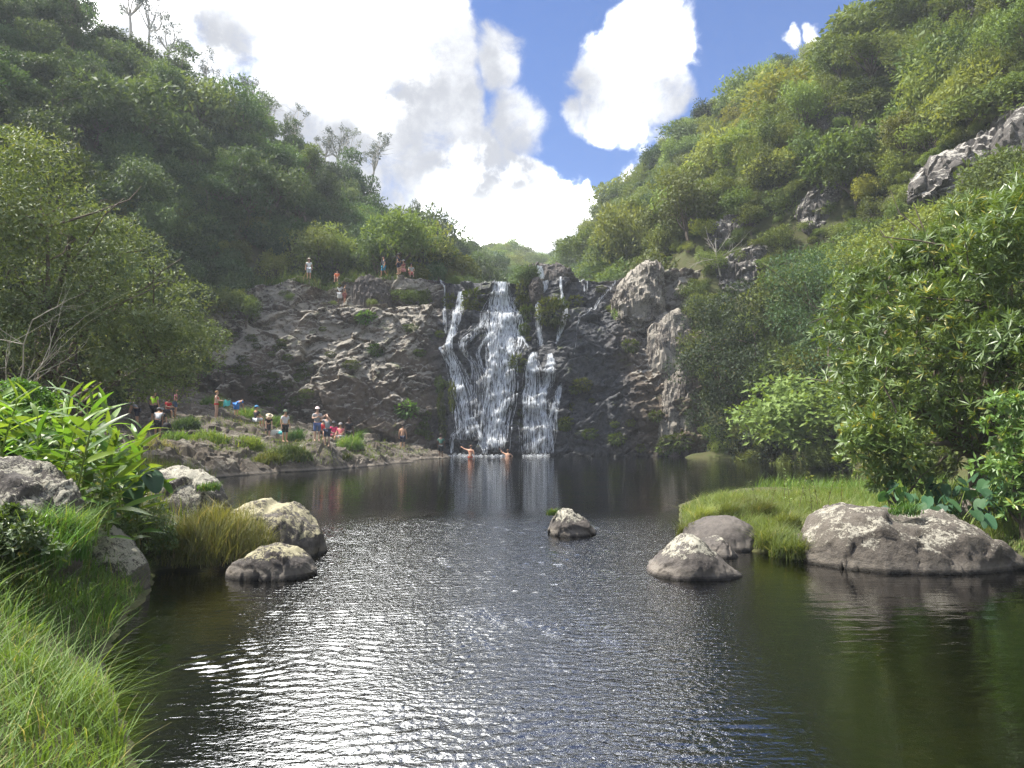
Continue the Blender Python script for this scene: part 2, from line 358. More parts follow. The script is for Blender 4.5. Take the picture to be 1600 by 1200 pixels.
m, t, out = mat('soil'); g = t.new('ShaderNodeNewGeometry'); sx = t.new('ShaderNodeSeparateXYZ'); t.l.new(g.outputs['Position'], sx.inputs[0])
n1 = t.noise(g.outputs['Position'], .5, 6); n2 = t.noise(g.outputs['Position'], 3, 5); n3 = t.noise(g.outputs['Position'], .23, 4)
soil = t.mix(n1, (.045, .060, .018, 1), (.085, .075, .035, 1)); soil = t.mix(t.ramp(n2, .5, .7, 0, .7), soil, (.05, .075, .015, 1))
bedc = t.mix(t.ramp(n3, .35, .62), (.085, .072, .022, 1), (.13, .095, .034, 1)); bedc = t.mix(t.ramp(n1, .48, .66, 0, .8), bedc, (.045, .075, .018, 1))
bedc = t.mix(t.ramp(n2, .52, .72, 0, .5), bedc, (.025, .028, .015, 1))
cc = t.mix(t.ramp(sx.outputs[2], -.08, .03), bedc, soil)
t.l.new(bsdf(t, cc, .9, .2, t.bump(n2, .6, .08)).outputs[0], out.inputs[0])
land = link('ground', mesh_np('ground', np.stack([X, Y, Z], -1).reshape(-1, 3), grid_faces(len(xs), len(ys)), True), mat=m); tag(land, 'wooded ravine floor and slopes around the pool', kind='structure')

# ------------------------------------------------------------------ pool water
m, t, out = mat('pool_water'); g = t.new('ShaderNodeNewGeometry'); P = g.outputs['Position']; sx = t.new('ShaderNodeSeparateXYZ'); t.l.new(P, sx.inputs[0])
w2 = t.noise(t.mapping(P, (16, 26, 1), rot=(0, 0, R(-14))), 1.0, 3, .5, .3); near = t.ramp(sx.outputs[1], 16, 21, 1, 0)
calm = t.noise(t.mapping(P, (1.1, 4.5, 1)), 1.0, 3, .5)
hgt = t.math('ADD', t.math('MULTIPLY', w2, t.math('MULTIPLY', t.math('MULTIPLY', near, t.ramp(t.math('ABSOLUTE', t.math('DIVIDE', sx.outputs[0], t.math('ADD', sx.outputs[1], 1.5))), .12, .40, 1, .10)), .012)), t.math('MULTIPLY', calm, .010))
bp = t.bump(hgt, 1.0, 1.0)
fr = t.new('ShaderNodeFresnel'); fr.inputs[0].default_value = 2.8; t.l.new(bp, fr.inputs['Normal'])
gl = t.new('ShaderNodeBsdfGlossy'); t.put(gl.inputs['Roughness'], t.ramp(sx.outputs[1], 15, 19, .055, .03)); gl.inputs['Color'].default_value = (1, 1, 1, 1); t.l.new(bp, gl.inputs['Normal'])
tr = t.new('ShaderNodeBsdfTransparent'); tr.inputs[0].default_value = (.50, .50, .25, 1)
mx = t.new('ShaderNodeMixShader'); t.l.new(fr.outputs[0], mx.inputs[0]); t.l.new(tr.outputs[0], mx.inputs[1]); t.l.new(gl.outputs[0], mx.inputs[2]); t.l.new(mx.outputs[0], out.inputs[0])
def ripple_mask(x, y):
    """where a breeze ruffles the near half of the pool"""
    P_ = np.stack([x, y, 0 * x], 1); e_ = y + 1.5 * fbm(P_ * .5, 3, 71) + .42 * np.abs(x + .8) ** 1.7 * .55
    a_ = np.abs(x / (np.abs(y) + 1.5) + .03) + .10 * fbm(P_ * .6, 2, 72); return (1 - sstep(17.4, 18.8, e_)) * (1 - .86 * sstep(.12, .40, a_)) * (1 - .55 * sstep(.25, .8, fbm(P_ * .35 + 9, 2, 73)))
wx = np.linspace(-1, 1, 440); wy = np.concatenate([np.linspace(-3, 2, 6), np.linspace(2.1, 9, 260), np.linspace(9.03, 20.5, 260), np.linspace(21, 60.5, 50)])
WX, WY = np.meshgrid(wx, wy, indexing='ij'); WX = WX * np.clip(.75 * WY + 4.5, 8, 30); fx_, fy_ = WX.ravel(), WY.ravel(); wz = np.zeros_like(fx_); rw = np.random.default_rng(3); P_ = np.stack([fx_, fy_, 0 * fx_], 1); jx, jy = .35 * fbm(P_ * .9, 2, 75), .35 * fbm(P_ * .9, 2, 76)
for q in range(30):
    lam = .078 * 2.1 ** rw.random(); a_ = R(90) + rw.normal(0, R(36)); k_ = 6.283 / lam; env = .5 + .9 * vnoise(P_ * .8 + q * 7.7, 80 + q); wz += .072 * lam / 6.283 * env * np.sin(k_ * ((fx_ + jx) * math.cos(a_) + (fy_ + jy) * math.sin(a_)) + rw.random() * 6.28)
wz = wz * ripple_mask(fx_, fy_)
tag(link('pool_water', mesh_np('pool_water', np.stack([fx_, fy_, wz], 1), grid_faces(len(wx), len(wy)), True), mat=m), 'dark pool water ruffled by a breeze', kind='structure')

# ------------------------------------------------------------------ cliff
CX0, CX1 = -29.0, 17.0
def cliff_prof(x):
    """knot points (y,z) of the cliff's section at each x; returns arrays (n,8,2)"""
    x = np.asarray(x, float); fall = sstep(-7.5, -5.6, x)
    z1 = np.interp(x, [-29, -20, -15, -8, -6, -4, 2, 5, 9, 12, 17], [10.6, 11.2, 11.6, 11.8, 11.8, 11.3, 11.0, 11.6, 11.2, 9.5, 8.5])
    led = np.interp(x, [-29, -8, -6, -4, 4, 8, 17], [2.6, 2.5, 1.6, .7, .7, 1.2, 1.6])
    z2 = np.interp(x, [-29, -21, -18, -15.5, -14, -9, -7, -5.5, 0, 3, 8, 12, 17], [14.0, 14.3, 14.6, 13.9, 14.6, 14.7, 14.4, 14.0, 13.9, 14.2, 14.5, 14.9, 15])
    y0 = np.interp(x, [-29, -20, -8, -6, 0, 6, 12, 17], [53, 54.6, 55.4, 56.2, 56.6, 56.0, 54.8, 53])
    lean = np.interp(x, [-29, -8, -5, 4, 7, 17], [3.6, 3.0, 2.2, 2.2, 3.2, 3.8])
    o = np.zeros(x.shape + (8, 2))
    o[..., 0, :] = np.stack([y0 - .3, x * 0 - 1.4], -1); o[..., 1, :] = np.stack([y0, x * 0], -1)
    o[..., 2, :] = np.stack([y0 + lean * .30, z1 * .35], -1); o[..., 3, :] = np.stack([y0 + lean * .62, z1 * .72], -1)
    o[..., 4, :] = np.stack([y0 + lean, z1], -1); o[..., 5, :] = np.stack([y0 + lean + led, z1 + .3], -1)
    o[..., 6, :] = np.stack([y0 + lean + led + .7, z2], -1); o[..., 7, :] = np.stack([y0 + lean + led + 9, z2 - .6], -1)
    return o
WK = np.array([0, .06, .24, .43, .60, .70, .86, 1.0])
def cliff_pt(x, wv_):
    x = np.asarray(x, float); wv_ = np.asarray(wv_, float)
    K = cliff_prof(x); y = np.zeros_like(x); z = np.zeros_like(x); ty = np.zeros_like(x); tz = np.zeros_like(x)
    for i in range(7):
        m_ = (wv_ >= WK[i]) & (wv_ <= WK[i + 1] + 1e-9); f = (wv_ - WK[i]) / (WK[i + 1] - WK[i]); 
        y = np.where(m_, K[..., i, 0] + f * (K[..., i + 1, 0] - K[..., i, 0]), y); z = np.where(m_, K[..., i, 1] + f * (K[..., i + 1, 1] - K[..., i, 1]), z)
    P = np.stack([x, y, z], -1); flat = P.reshape(-1, 3)
    wrp = flat + .35 * np.stack([fbm(flat * .5, 2, 31), fbm(flat * .5, 2, 32), fbm(flat * .5, 2, 33)], 1)
    ca, sa = math.cos(.3), math.sin(.3); tl_ = np.stack([wrp[:, 0] * ca + wrp[:, 2] * sa, wrp[:, 1], -wrp[:, 0] * sa + wrp[:, 2] * ca], 1)
    a1, e1 = facet(tl_ * np.array([.30, .38, .42]), 3); a2, e2 = facet(tl_ * np.array([.78, .9, 1.15]), 8); a3, e3 = facet(tl_ * np.array([2.0, 2.2, 2.9]), 14)
    d = .62 * fbm(flat * np.array([.16, .16, .2]), 3, 21) + .80 * a1 + .32 * a2 + .16 * a3 - .16 * (1 - sstep(0, .07, e1)) - .10 * (1 - sstep(0, .07, e2)) + .08 * fbm(flat * 2.6, 3, 41, .6)
    # smoother, water-worn rock where the falls run and on the ramp to their right
    smooth_ = sstep(-6, -4, flat[:, 0]) * (1 - sstep(6, 11, flat[:, 0])); d = d * (1 - .15 * smooth_)
    d = d * np.clip(np.ravel(wv_) * 8 + .25, 0, 1)
    flat = flat + np.stack([.15 * fbm(flat * .6, 2, 51), -d, .35 * d], 1)
    return flat.reshape(P.shape)
nx, nw = 560, 330
cxs = np.linspace(CX0, CX1, nx); cws = np.linspace(0, 1, nw); CXg, CWg = np.meshgrid(cxs, cws, indexing='ij')
CP = cliff_pt(CXg, CWg)
m, t, out = mat('cliff_rock'); g = t.new('ShaderNodeNewGeometry'); P = g.outputs['Position']; sx = t.new('ShaderNodeSeparateXYZ'); t.l.new(P, sx.inputs[0]); sn = t.new('ShaderNodeSeparateXYZ'); t.l.new(g.outputs['Normal'], sn.inputs[0])
xj = t.math('ADD', sx.outputs[0], t.math('MULTIPLY', t.math('SUBTRACT', t.noise(P, .35, 3), .5), 5.0))
wetm = t.math('MULTIPLY', t.ramp(xj, -7, -4.6), t.ramp(xj, 7, 11, 1, 0))
n1 = t.noise(P, .45, 6, .6); n2 = t.noise(P, 3.2, 6, .65); n3 = t.noise(t.mapping(P, (1, 1, 1.7), rot=(0, R(28), 0)), .42, 6, .68, .5); n4 = t.noise(P, 2.6, 6, .75)
base = t.mix(t.ramp(n1, .35, .66), (.070, .058, .048, 1), (.175, .140, .108, 1)); base = t.mix(t.ramp(n2, .45, .75, 0, .7), base, (.235, .19, .145, 1))
brown = t.math('MULTIPLY', t.ramp(xj, 5, 9), t.ramp(sx.outputs[2], 6.5, 9, 1, 0)); base = t.mix(t.math('MULTIPLY', brown, .65), base, (.115, .088, .060, 1))
wetc = t.mix(t.ramp(n2, .3, .8), (.036, .037, .040, 1), (.105, .108, .115, 1)); c = t.mix(wetm, base, wetc)
L = t.math('ADD', t.math('ADD', t.math('ADD', t.math('MULTIPLY', n3, .45), t.math('MULTIPLY', n4, .35)), t.math('MULTIPLY', t.noise(P, 9, 4, .7), .20)), t.ramp(sn.outputs[2], -.1, .9, -.06, .09))
L = t.math('ADD', L, t.ramp(sx.outputs[2], 2, 9, -.09, .03)); L = t.math('SUBTRACT', L, t.math('MULTIPLY', wetm, .3)); L = t.math('SUBTRACT', L, t.math('MULTIPLY', brown, .06))
lm = t.ramp(L, .455, .515); c = t.mix(t.math('MULTIPLY', lm, .8), c, t.mix(n2, (.24, .222, .19, 1), (.47, .435, .365, 1)))
mo = t.math('MULTIPLY', t.ramp(t.noise(P, .7, 5, .65), .56, .64), t.ramp(sn.outputs[2], 0, .5)); c = t.mix(t.math('MULTIPLY', mo, .7), c, (.075, .095, .02, 1))
foot = t.ramp(sx.outputs[2], .1, .5, 1, 0); c = t.mix(t.math('MULTIPLY', foot, .7), c, (.025, .024, .022, 1))
rgh = t.ramp(wetm, 0, 1, .85, .38); hg = t.math('ADD', n2, t.math('MULTIPLY', n4, .7))
t.l.new(bsdf(t, c, rgh, .3, t.bump(hg, .85, .20)).outputs[0], out.inputs[0])
cliff = link('cliff', mesh_np('cliff', CP.reshape(-1, 3), grid_faces(nx, nw), True), mat=m); tag(cliff, 'dark basalt cliff that the waterfall runs down', kind='structure')
CU, CVv = proj(CP.reshape(-1, 3)); CU = CU.reshape(nx, nw); CVv = CVv.reshape(nx, nw)
def cliff_param(u, v):
    """(x, w) on the cliff sheet seen at a pixel of the photograph"""
    d = (CU - u) ** 2 + (CVv - v) ** 2 + 1e3 * (CWg > .9) ; i = np.argmin(d); return CXg.flat[i], CWg.flat[i]

# ------------------------------------------------------------------ rock shelf where the visitors stand
PEOPLE_SPOTS = {}
shelf_pts = [(628, 703, 51), (600, 706, 48), (545, 690, 46), (511, 699, 39.5), (495, 700, 39), (445, 692, 41), (417, 680, 44), (398, 672, 45), (368, 655, 47),
             (338, 648, 46), (270, 650, 44), (240, 668, 42), (252, 687, 40), (210, 668, 42), (300, 632, 48), (200, 640, 46), (420, 668, 49), (480, 676, 50), (300, 690, 37), (380, 712, 36), (430, 722, 36.6), (520, 690, 46), (570, 697, 48)]
sp = [tuple(W(*q)) for q in shelf_pts]
for u, v, push in [(345, 746, 0), (400, 741.5, 0), (480, 736, 0), (540, 732, 0), (590, 728, 0), (640, 723, 0), (690, 716.5, 0), (250, 760, 0), (310, 752, 0)]:
    g0 = G(u, v); sp.append((g0[0], g0[1], .10)); n_ = np.array([.55, -.8]); sp.append((g0[0] + n_[0] * .8, g0[1] + n_[1] * .8, -.6)); sp.append((g0[0] + n_[0] * 2.6, g0[1] + n_[1] * 2.6, -1.4))
sp += [(-4.2, 54, -.2), (-3.2, 55, -1.2), (-6, 55.5, .5), (-10, 54.5, 1.2), (-15, 53.5, 2.2), (-21, 52, 4.2), (-25, 48, 5.2), (-25, 40, 3.8), (-22, 34, 2.2), (-17, 29, 1.1), (-3.5, 48, -1.2)]
sp = np.array(sp)
def _rbf(d): return np.sqrt(d * d + .35)
_A = _rbf(np.linalg.norm(sp[:, None, :2] - sp[None, :, :2], axis=2)) + np.eye(len(sp)) * -.02
_w = np.linalg.solve(_A, sp[:, 2] - 1.0)
def shelf_h(x, y, detail=True):
    sh = np.shape(x); q = np.stack([np.ravel(x), np.ravel(y)], 1).astype(float)
    z = 1.0 + _rbf(np.linalg.norm(q[:, None] - sp[None, :, :2], axis=2)) @ _w
    if detail:
        P3 = np.stack([q[:, 0], q[:, 1], z * .5], 1)
        a1, e1 = facet(P3 * np.array([.55, .55, .5]) + .2 * np.stack([fbm(P3, 2, 61)] * 3, 1), 77); a2, e2 = facet(P3 * np.array([1.6, 1.6, 1.2]), 79)
        z = z + (.42 * a1 + .20 * a2 - .10 * (1 - sstep(0, .08, e1)) - .06 * (1 - sstep(0, .08, e2)) + .07 * fbm(P3 * 3, 3, 63)) * sstep(-.3, .5, z)
    return z.reshape(sh)
gx, gy = np.linspace(-27, -2.6, 230), np.linspace(28.5, 57, 260); SX, SY = np.meshgrid(gx, gy, indexing='ij'); SZ = shelf_h(SX, SY)
ex = np.minimum.reduce([sstep(-27, -25, SX), sstep(28.5, 30.5, SY), 1 - sstep(55, 57, SY), 1 - sstep(-3.6, -2.6, SX)]); SZ = SZ * ex - 1.6 * (1 - ex)
tag(link('rock_shelf', mesh_np('rock_shelf', np.stack([SX, SY, SZ], -1).reshape(-1, 3), grid_faces(230, 260), False), mat=M['shelf']), 'brown rocky shelf the visitors stand on', kind='structure')
def H(x, y):
    x = np.atleast_1d(np.asarray(x, float)); y = np.atleast_1d(np.asarray(y, float)); z = land_h(x, y)
    ins = (x > -25) & (x < -3.6) & (y > 30.5) & (y < 55)
    if ins.any(): z = np.where(ins, np.maximum(z, shelf_h(x, y)), z)
    return z

# ------------------------------------------------------------------ boulders
def boulder(name, u0, u1, vbase, prof, Yd, depth, material, label, seed, base_z=0.0, bump=.06, group=None, sink=1.5, res=(110, 84), fn='boulder', cat='boulder', sq=.66):
    """prof: (u, v) points of the visible top outline, left to right; Yd distance of the middle"""
    pl = [W(u, v, Yd) for u, v in prof]; x0, x1 = W(u0, vbase, Yd)[0], W(u1, vbase, Yd)[0]
    cx, hw = (x0 + x1) / 2, (x1 - x0) / 2; a = np.linspace(-1, 1, res[0]); px = np.array([(p[0] - cx) / hw for p in pl]); pz = np.array([p[2] for p in pl]) - base_z
    # ease spacing towards the ends
    a = np.sin(a * np.pi / 2); top = np.maximum(np.interp(a, px, pz), .004)
    kern = np.array([1, 2, 1]) / 4.
    for _ in range(2): top[1:-1] = np.convolve(top, kern, 'valid')
    dep = depth * np.maximum(1 - np.abs(a) ** 2.4, 0) ** .5
    th = np.linspace(0, 2 * np.pi, res[1], endpoint=False)
    ct, st = np.cos(th), np.sin(th); ct = np.sign(ct) * np.abs(ct) ** sq; st = np.sign(st) * np.abs(st) ** sq
    skew = .25 * depth
    Vx = np.repeat((a * hw)[:, None], res[1], 1); Vz = np.where(st > 0, top[:, None] * st, sink * np.sqrt(np.maximum(1 - a[:, None] ** 2, 0)) * st)
    Vy = dep[:, None] * ct[None] + skew * np.clip(Vz, 0, 9) / max(top.max(), .1) * .6
    V = np.stack([Vx, Vy, Vz], -1).reshape(-1, 3)
    Nn = nrm(np.stack([np.repeat(a[:, None] ** 3, res[1], 1) * .6, np.repeat(ct[None], res[0], 0), np.repeat(st[None], res[0], 0)], -1).reshape(-1, 3))
    s = max(hw, .3); Q = V / s * 1.5 + seed * 3.7
    Q = Q + .18 * np.stack([fbm(Q * 1.3, 2, seed + k) for k in (1, 2, 3)], 1); a1, e1 = facet(Q * .85, seed); a2, e2 = facet(Q * 2.1, seed + 9); a3, e3 = facet(Q * 5.0, seed + 19)
    dsp = 1.6 * bump * s * (.9 * fbm(Q, 3, seed) + 1.15 * a1 + .50 * a2 + .16 * a3 - .35 * (1 - sstep(0, .06, e1)) - .12 * (1 - sstep(0, .06, e2)) + .25 * fbm(Q * 5, 3, seed + 5, .6))
    if fn == 'rock_outcrop': dsp = dsp + bump * s * (.9 * a2 + .5 * a3)
    V = V + Nn * dsp[:, None]
    Fq = grid_faces(res[0], res[1]); i = np.arange(res[0] - 1); Fq2 = np.stack([i * res[1] + res[1] - 1, (i + 1) * res[1] + res[1] - 1, (i + 1) * res[1], i * res[1]], -1)
    cap = [np.arange(res[1])[None], (np.arange(res[1])[::-1] + (res[0] - 1) * res[1])[None]]
    o = link(fn, mesh_np(fn, V, [np.concatenate([Fq, Fq2])] + cap, fn == 'boulder'), mat=material, loc=(cx, Yd + depth * .0, base_z)); tag(o, label, cat, group)
    return o
boulder('', 1262, 1588, 893, [(1262, 880), (1266, 850), (1290, 812), (1330, 797), (1345, 796), (1360, 803), (1395, 806), (1420, 806), (1450, 795), (1475, 796), (1510, 808), (1540, 838), (1565, 862), (1584, 884), (1590, 893)], 12.3, 1.15, M['boulder_spots'], 'largest brown boulder, long low and white-spotted, beside the grassy islet', 3, bump=.055)
boulder('', 1012, 1158, 898, [(1012, 896), (1030, 872), (1055, 852), (1075, 838), (1092, 841), (1110, 860), (1135, 880), (1158, 897)], 11.3, .62, M['boulder'], 'pale-topped pyramid boulder standing in the water off the islet', 5, bump=.04)
boulder('', 1092, 1150, 868, [(1092, 862), (1100, 845), (1125, 838), (1134, 848), (1148, 866)], 12.9, .42, M['boulder'], 'small flat-topped rock behind the pale pyramid boulder', 6, bump=.05)
boulder('', 1068, 1188, 858, [(1068, 850), (1085, 822), (1115, 810), (1150, 809), (1172, 820), (1190, 855)], 14.0, .8, M['boulder_dark'], 'smooth dark bare boulder at the foot of the islet grass', 7, bump=.03)
boulder('', 857, 931, 834, [(857, 830), (868, 806), (880, 797), (895, 800), (915, 812), (931, 832)], 15.4, .5, M['boulder'], 'lone small rock with green tuft in the middle of the pool', 8, bump=.06)
boulder('', 332, 508, 868, [(332, 855), (345, 812), (375, 797), (402, 784), (418, 783), (426, 791), (450, 791), (465, 800), (480, 815), (500, 832), (508, 860)], 13.1, .85, M['boulder_yellow'], 'big yellow-lichened boulder at the water edge beside the grassy clump', 9, bump=.05)
boulder('', 354, 497, 900, [(354, 884), (385, 868), (405, 854), (430, 853), (455, 858), (480, 872), (494, 888), (497, 898)], 11.2, .5, M['boulder_yellow'], 'low brown half-sunk rock in front of the yellow-lichened boulder', 10, bump=.045)
boulder('', 226, 354, 830, [(226, 800), (240, 738), (262, 729), (300, 738), (330, 756), (350, 785), (354, 812)], 15.0, .9, M['boulder'], 'grey speckled rounded boulder rising behind the grassy clump', 11, bump=.05)
boulder('', 128, 224, 935, [(128, 850), (140, 822), (160, 822), (180, 842), (200, 862), (218, 885), (224, 925)], 9.9, .55, M['boulder'], 'upright mottled boulder at the water edge among bank grass', 12, bump=.05)
boulder('', -40, 108, 830, [(-40, 720), (10, 722), (40, 736), (70, 752), (95, 770), (106, 800), (108, 828)], 8.3, .7, M['boulder'], 'sharp-edged white-streaked boulder beneath the ginger plants', 13, base_z=.6, bump=.08, sq=.6)
boulder('', 1500, 1552, 800, [(1500, 798), (1508, 772), (1525, 764), (1545, 775), (1552, 796)], 14.6, .3, M['outcrop_pale'], 'small tan stone peeping out of the taro leaves', 14, base_z=.3, sink=.2)
# larger pale rock masses beside the falls and on the sunlit slope
def outcrop(label, u0, u1, vb, prof, Yd, depth, seed, material=None, bump=.11, dz=.6, sq=.6):
    bump = bump * .62
    if Yd is None: Yd = max(ray_land((u0 + u1) / 2, (vb + prof[len(prof) // 2][1]) / 2, 20) + dz, 20)
    z = W((u0 + u1) / 2, vb, Yd)[2] - .2
    return boulder('', u0, u1, vb, prof, Yd, depth, material or M['outcrop'], label, seed, base_z=z, bump=bump, sink=1.2, res=(130, 100), fn='rock_outcrop', cat='rock', sq=sq)
outcrop('huge pale rounded rock crowning the cliff beside the falls', 955, 1042, 492, [(955, 470), (970, 440), (995, 418), (1015, 409), (1032, 420), (1042, 460)], 59.3, 2.0, 21, M['outcrop_pale'], bump=.13, sq=.65)
outcrop('pale buff rock buttress at the cliff end beside overhanging trees', 1006, 1100, 640, [(1006, 580), (1014, 515), (1035, 492), (1060, 482), (1085, 500), (1100, 560)], 57.2, 1.4, 22, M['outcrop_pale'], bump=.09, sq=.8)
outcrop('lower pale rock foot of the buttress under the trees', 1028, 1090, 690, [(1028, 640), (1040, 590), (1062, 575), (1080, 600), (1090, 660)], 56.0, 1.2, 23, M['outcrop_pale'], bump=.09, sq=.8)
outcrop('long overhanging layered grey ledge high on the sunlit slope', 1420, 1680, 300, [(1420, 285), (1450, 258), (1500, 236), (1550, 205), (1600, 172), (1650, 150), (1680, 170)], None, 2.8, 24, bump=.10)
outcrop('dark broken rock face below the upper slope trees', 1278, 1352, 190, [(1278, 175), (1295, 160), (1320, 153), (1345, 150), (1352, 175)], None, 2.2, 25, bump=.16)
outcrop('small grey rock beside the dark broken rock face', 1352, 1402, 165, [(1352, 158), (1370, 146), (1390, 141), (1402, 155)], None, 1.4, 26, bump=.16)
outcrop('black rock knob near the top of the sunlit slope', 1494, 1540, 28, [(1494, 14), (1510, -6), (1530, -6), (1540, 15)], None, 1.5, 27, bump=.16)
outcrop('pale leaning slab half hidden by slope shrubs', 1246, 1345, 345, [(1246, 330), (1262, 300), (1290, 285), (1320, 278), (1345, 300)], None, 1.2, 28, M['outcrop'], bump=.10)
outcrop('white-crusted rock band above the dead tree', 1108, 1205, 372, [(1108, 356), (1130, 344), (1165, 340), (1195, 352), (1205, 368)], None, 1.4, 29, bump=.14)
outcrop('grey mossy rock face behind the dead tree', 1120, 1222, 440, [(1120, 415), (1145, 396), (1180, 382), (1210, 386), (1222, 420)], None, 1.5, 30, bump=.14)
outcrop('dark rock ledge carrying the little upper cascade', 812, 902, 440, [(812, 432), (818, 417), (840, 413), (870, 418), (895, 424), (902, 436)], 80, 2.0, 31, M['boulder_dark'], bump=.10)
outcrop('dark block of rock on the upper ledge', 548, 612, 478, [(548, 470), (556, 438), (575, 428), (596, 436), (610, 452), (612, 474)], 60.6, 1.0, 32, M['boulder_dark'], bump=.10)
outcrop('rounded lip rock between two streams at the fall crest', 826, 850, 452, [(826, 448), (832, 436), (842, 433), (850, 446)], 59.6, .6, 33, M['boulder_dark'], bump=.1, sq=.8)

# ------------------------------------------------------------------ waterfall
m, t, out = mat('falling_water'); at = t.new('ShaderNodeAttribute', attribute_name='tint'); g = t.new('ShaderNodeNewGeometry')
nz = t.noise(t.mapping(g.outputs['Position'], (11, 3, 1.5)), 1.0, 5, .72)
al = t.math('MULTIPLY', at.outputs['Fac'], t.ramp(nz, .40, .56))
p = bsdf(t, (.86, .89, .92, 1), .35, .5); trn = t.new('ShaderNodeBsdfTransparent'); trl = t.new('ShaderNodeBsdfTranslucent'); trl.inputs[0].default_value = (.8, .83, .86, 1)
m1 = t.new('ShaderNodeMixShader'); m1.inputs[0].default_value = .35; t.l.new(p.outputs[0], m1.inputs[1]); t.l.new(trl.outputs[0], m1.inputs[2])
mx = t.new('ShaderNodeMixShader'); t.l.new(al, mx.inputs[0]); t.l.new(trn.outputs[0], mx.inputs[1]); t.l.new(m1.outputs[0], mx.inputs[2]); t.l.new(mx.outputs[0], out.inputs[0])
M['falls'] = m
def crop(lst): return [(660 + a / 3.75, 400 + b / 3.75) + tuple(q / 3.75 for q in r) for a, b, *r in lst]
# (x, y, half-width) in an enlarged view of the photograph; strands, look
STREAMS = [
 ('main', 300, 1.0, [(458, 165, 26), (466, 240, 44), (474, 320, 66), (482, 400, 78), (476, 480, 70), (468, 560, 58), (462, 640, 52), (455, 740, 58), (446, 850, 60), (432, 960, 58), (422, 1060, 56), (415, 1165, 56)]),
 ('left', 90, 1.0, [(222, 205, 12), (220, 300, 22), (205, 350, 26), (178, 430, 14), (150, 510, 16), (160, 580, 22), (190, 660, 30), (222, 760, 42), (240, 860, 46), (250, 950, 46), (255, 1010, 44), (258, 1090, 40)]),
 ('left_edge', 26, 1.0, [(150, 510, 6), (96, 545, 6), (130, 600, 8), (165, 650, 10), (205, 740, 14), (225, 850, 16)]),
 ('left_tail', 26, 1.1, [(258, 980, 10), (228, 1015, 8), (182, 1050, 8), (172, 1100, 8), (168, 1165, 9)]),
 ('left_foot', 34, 1.0, [(280, 950, 14), (318, 1000, 12), (340, 1070, 12), (362, 1120, 10), (372, 1165, 12)]),
 ('mid', 34, .62, [(380, 330, 12), (352, 400, 14), (285, 470, 18), (225, 500, 14), (238, 570, 16), (290, 610, 18), (322, 680, 24), (330, 780, 36), (330, 880, 40), (330, 980, 30)]),
 ('mid_right', 24, .6, [(420, 430, 14), (370, 500, 14), (320, 570, 12), (345, 640, 12), (385, 690, 14), (400, 780, 18)]),
 ('veil', 40, .7, [(540, 430, 8), (570, 470, 10), (600, 500, 8), (622, 545, 6)]),
 ('thin_left', 16, .9, [(70, 130, 8), (110, 160, 6), (135, 190, 5), (128, 260, 5), (130, 340, 8), (125, 470, 10)]),
 ('top_b', 40, 1.0, [(715, 145, 18), (712, 200, 14), (682, 250, 10), (672, 310, 9), (680, 400, 12), (692, 470, 14), (702, 525, 10)]),
 ('top_c', 34, 1.0, [(808, 150, 6), (814, 205, 8), (826, 260, 9), (842, 340, 12), (820, 420, 12), (795, 470, 10), (776, 525, 8)]),
 ('right_a', 110, 1.0, [(652, 560, 12), (642, 640, 22), (640, 740, 36), (640, 850, 40), (645, 960, 46), (650, 1060, 50), (655, 1165, 52)]),
 ('right_b', 80, .95, [(742, 570, 8), (752, 640, 14), (738, 700, 26), (712, 790, 24), (700, 880, 26), (715, 970, 26), (725, 1060, 26), (708, 1165, 30)]),
 ('right_c', 36, .85, [(815, 735, 8), (796, 810, 12), (772, 900, 16), (748, 980, 18), (728, 1080, 16)]),
 ('right_d', 14, .8, [(800, 850, 5), (785, 950, 6), (775, 1050, 6), (765, 1165, 6)]),
 ('trickle', 9, .5, [(1140, 150, 8), (1080, 210, 8), (1030, 270, 8), (985, 330, 8), (925, 360, 8), (905, 430, 6), (898, 520, 6), (890, 600, 5)]),
 ('crest', 12, .9, [(925, 150, 10), (938, 185, 8), (955, 235, 8)]),
]
fall = empty('waterfall', (0, 57, 0)); tag(fall, 'white cascade in many strands down the dark cliff', 'waterfall')
def surf(xx, ww):
    """sheet of the cliff by lookup, bilinear"""
    a = np.clip((xx - CX0) / (CX1 - CX0) * (nx - 1), 0, nx - 1.001); b = np.clip(ww * (nw - 1), 0, nw - 1.001); i = a.astype(int); j = b.astype(int); fa = (a - i)[:, None]; fb_ = (b - j)[:, None]
    return CP[i, j] * (1 - fa) * (1 - fb_) + CP[i + 1, j] * fa * (1 - fb_) + CP[i, j + 1] * (1 - fa) * fb_ + CP[i + 1, j + 1] * fa * fb_
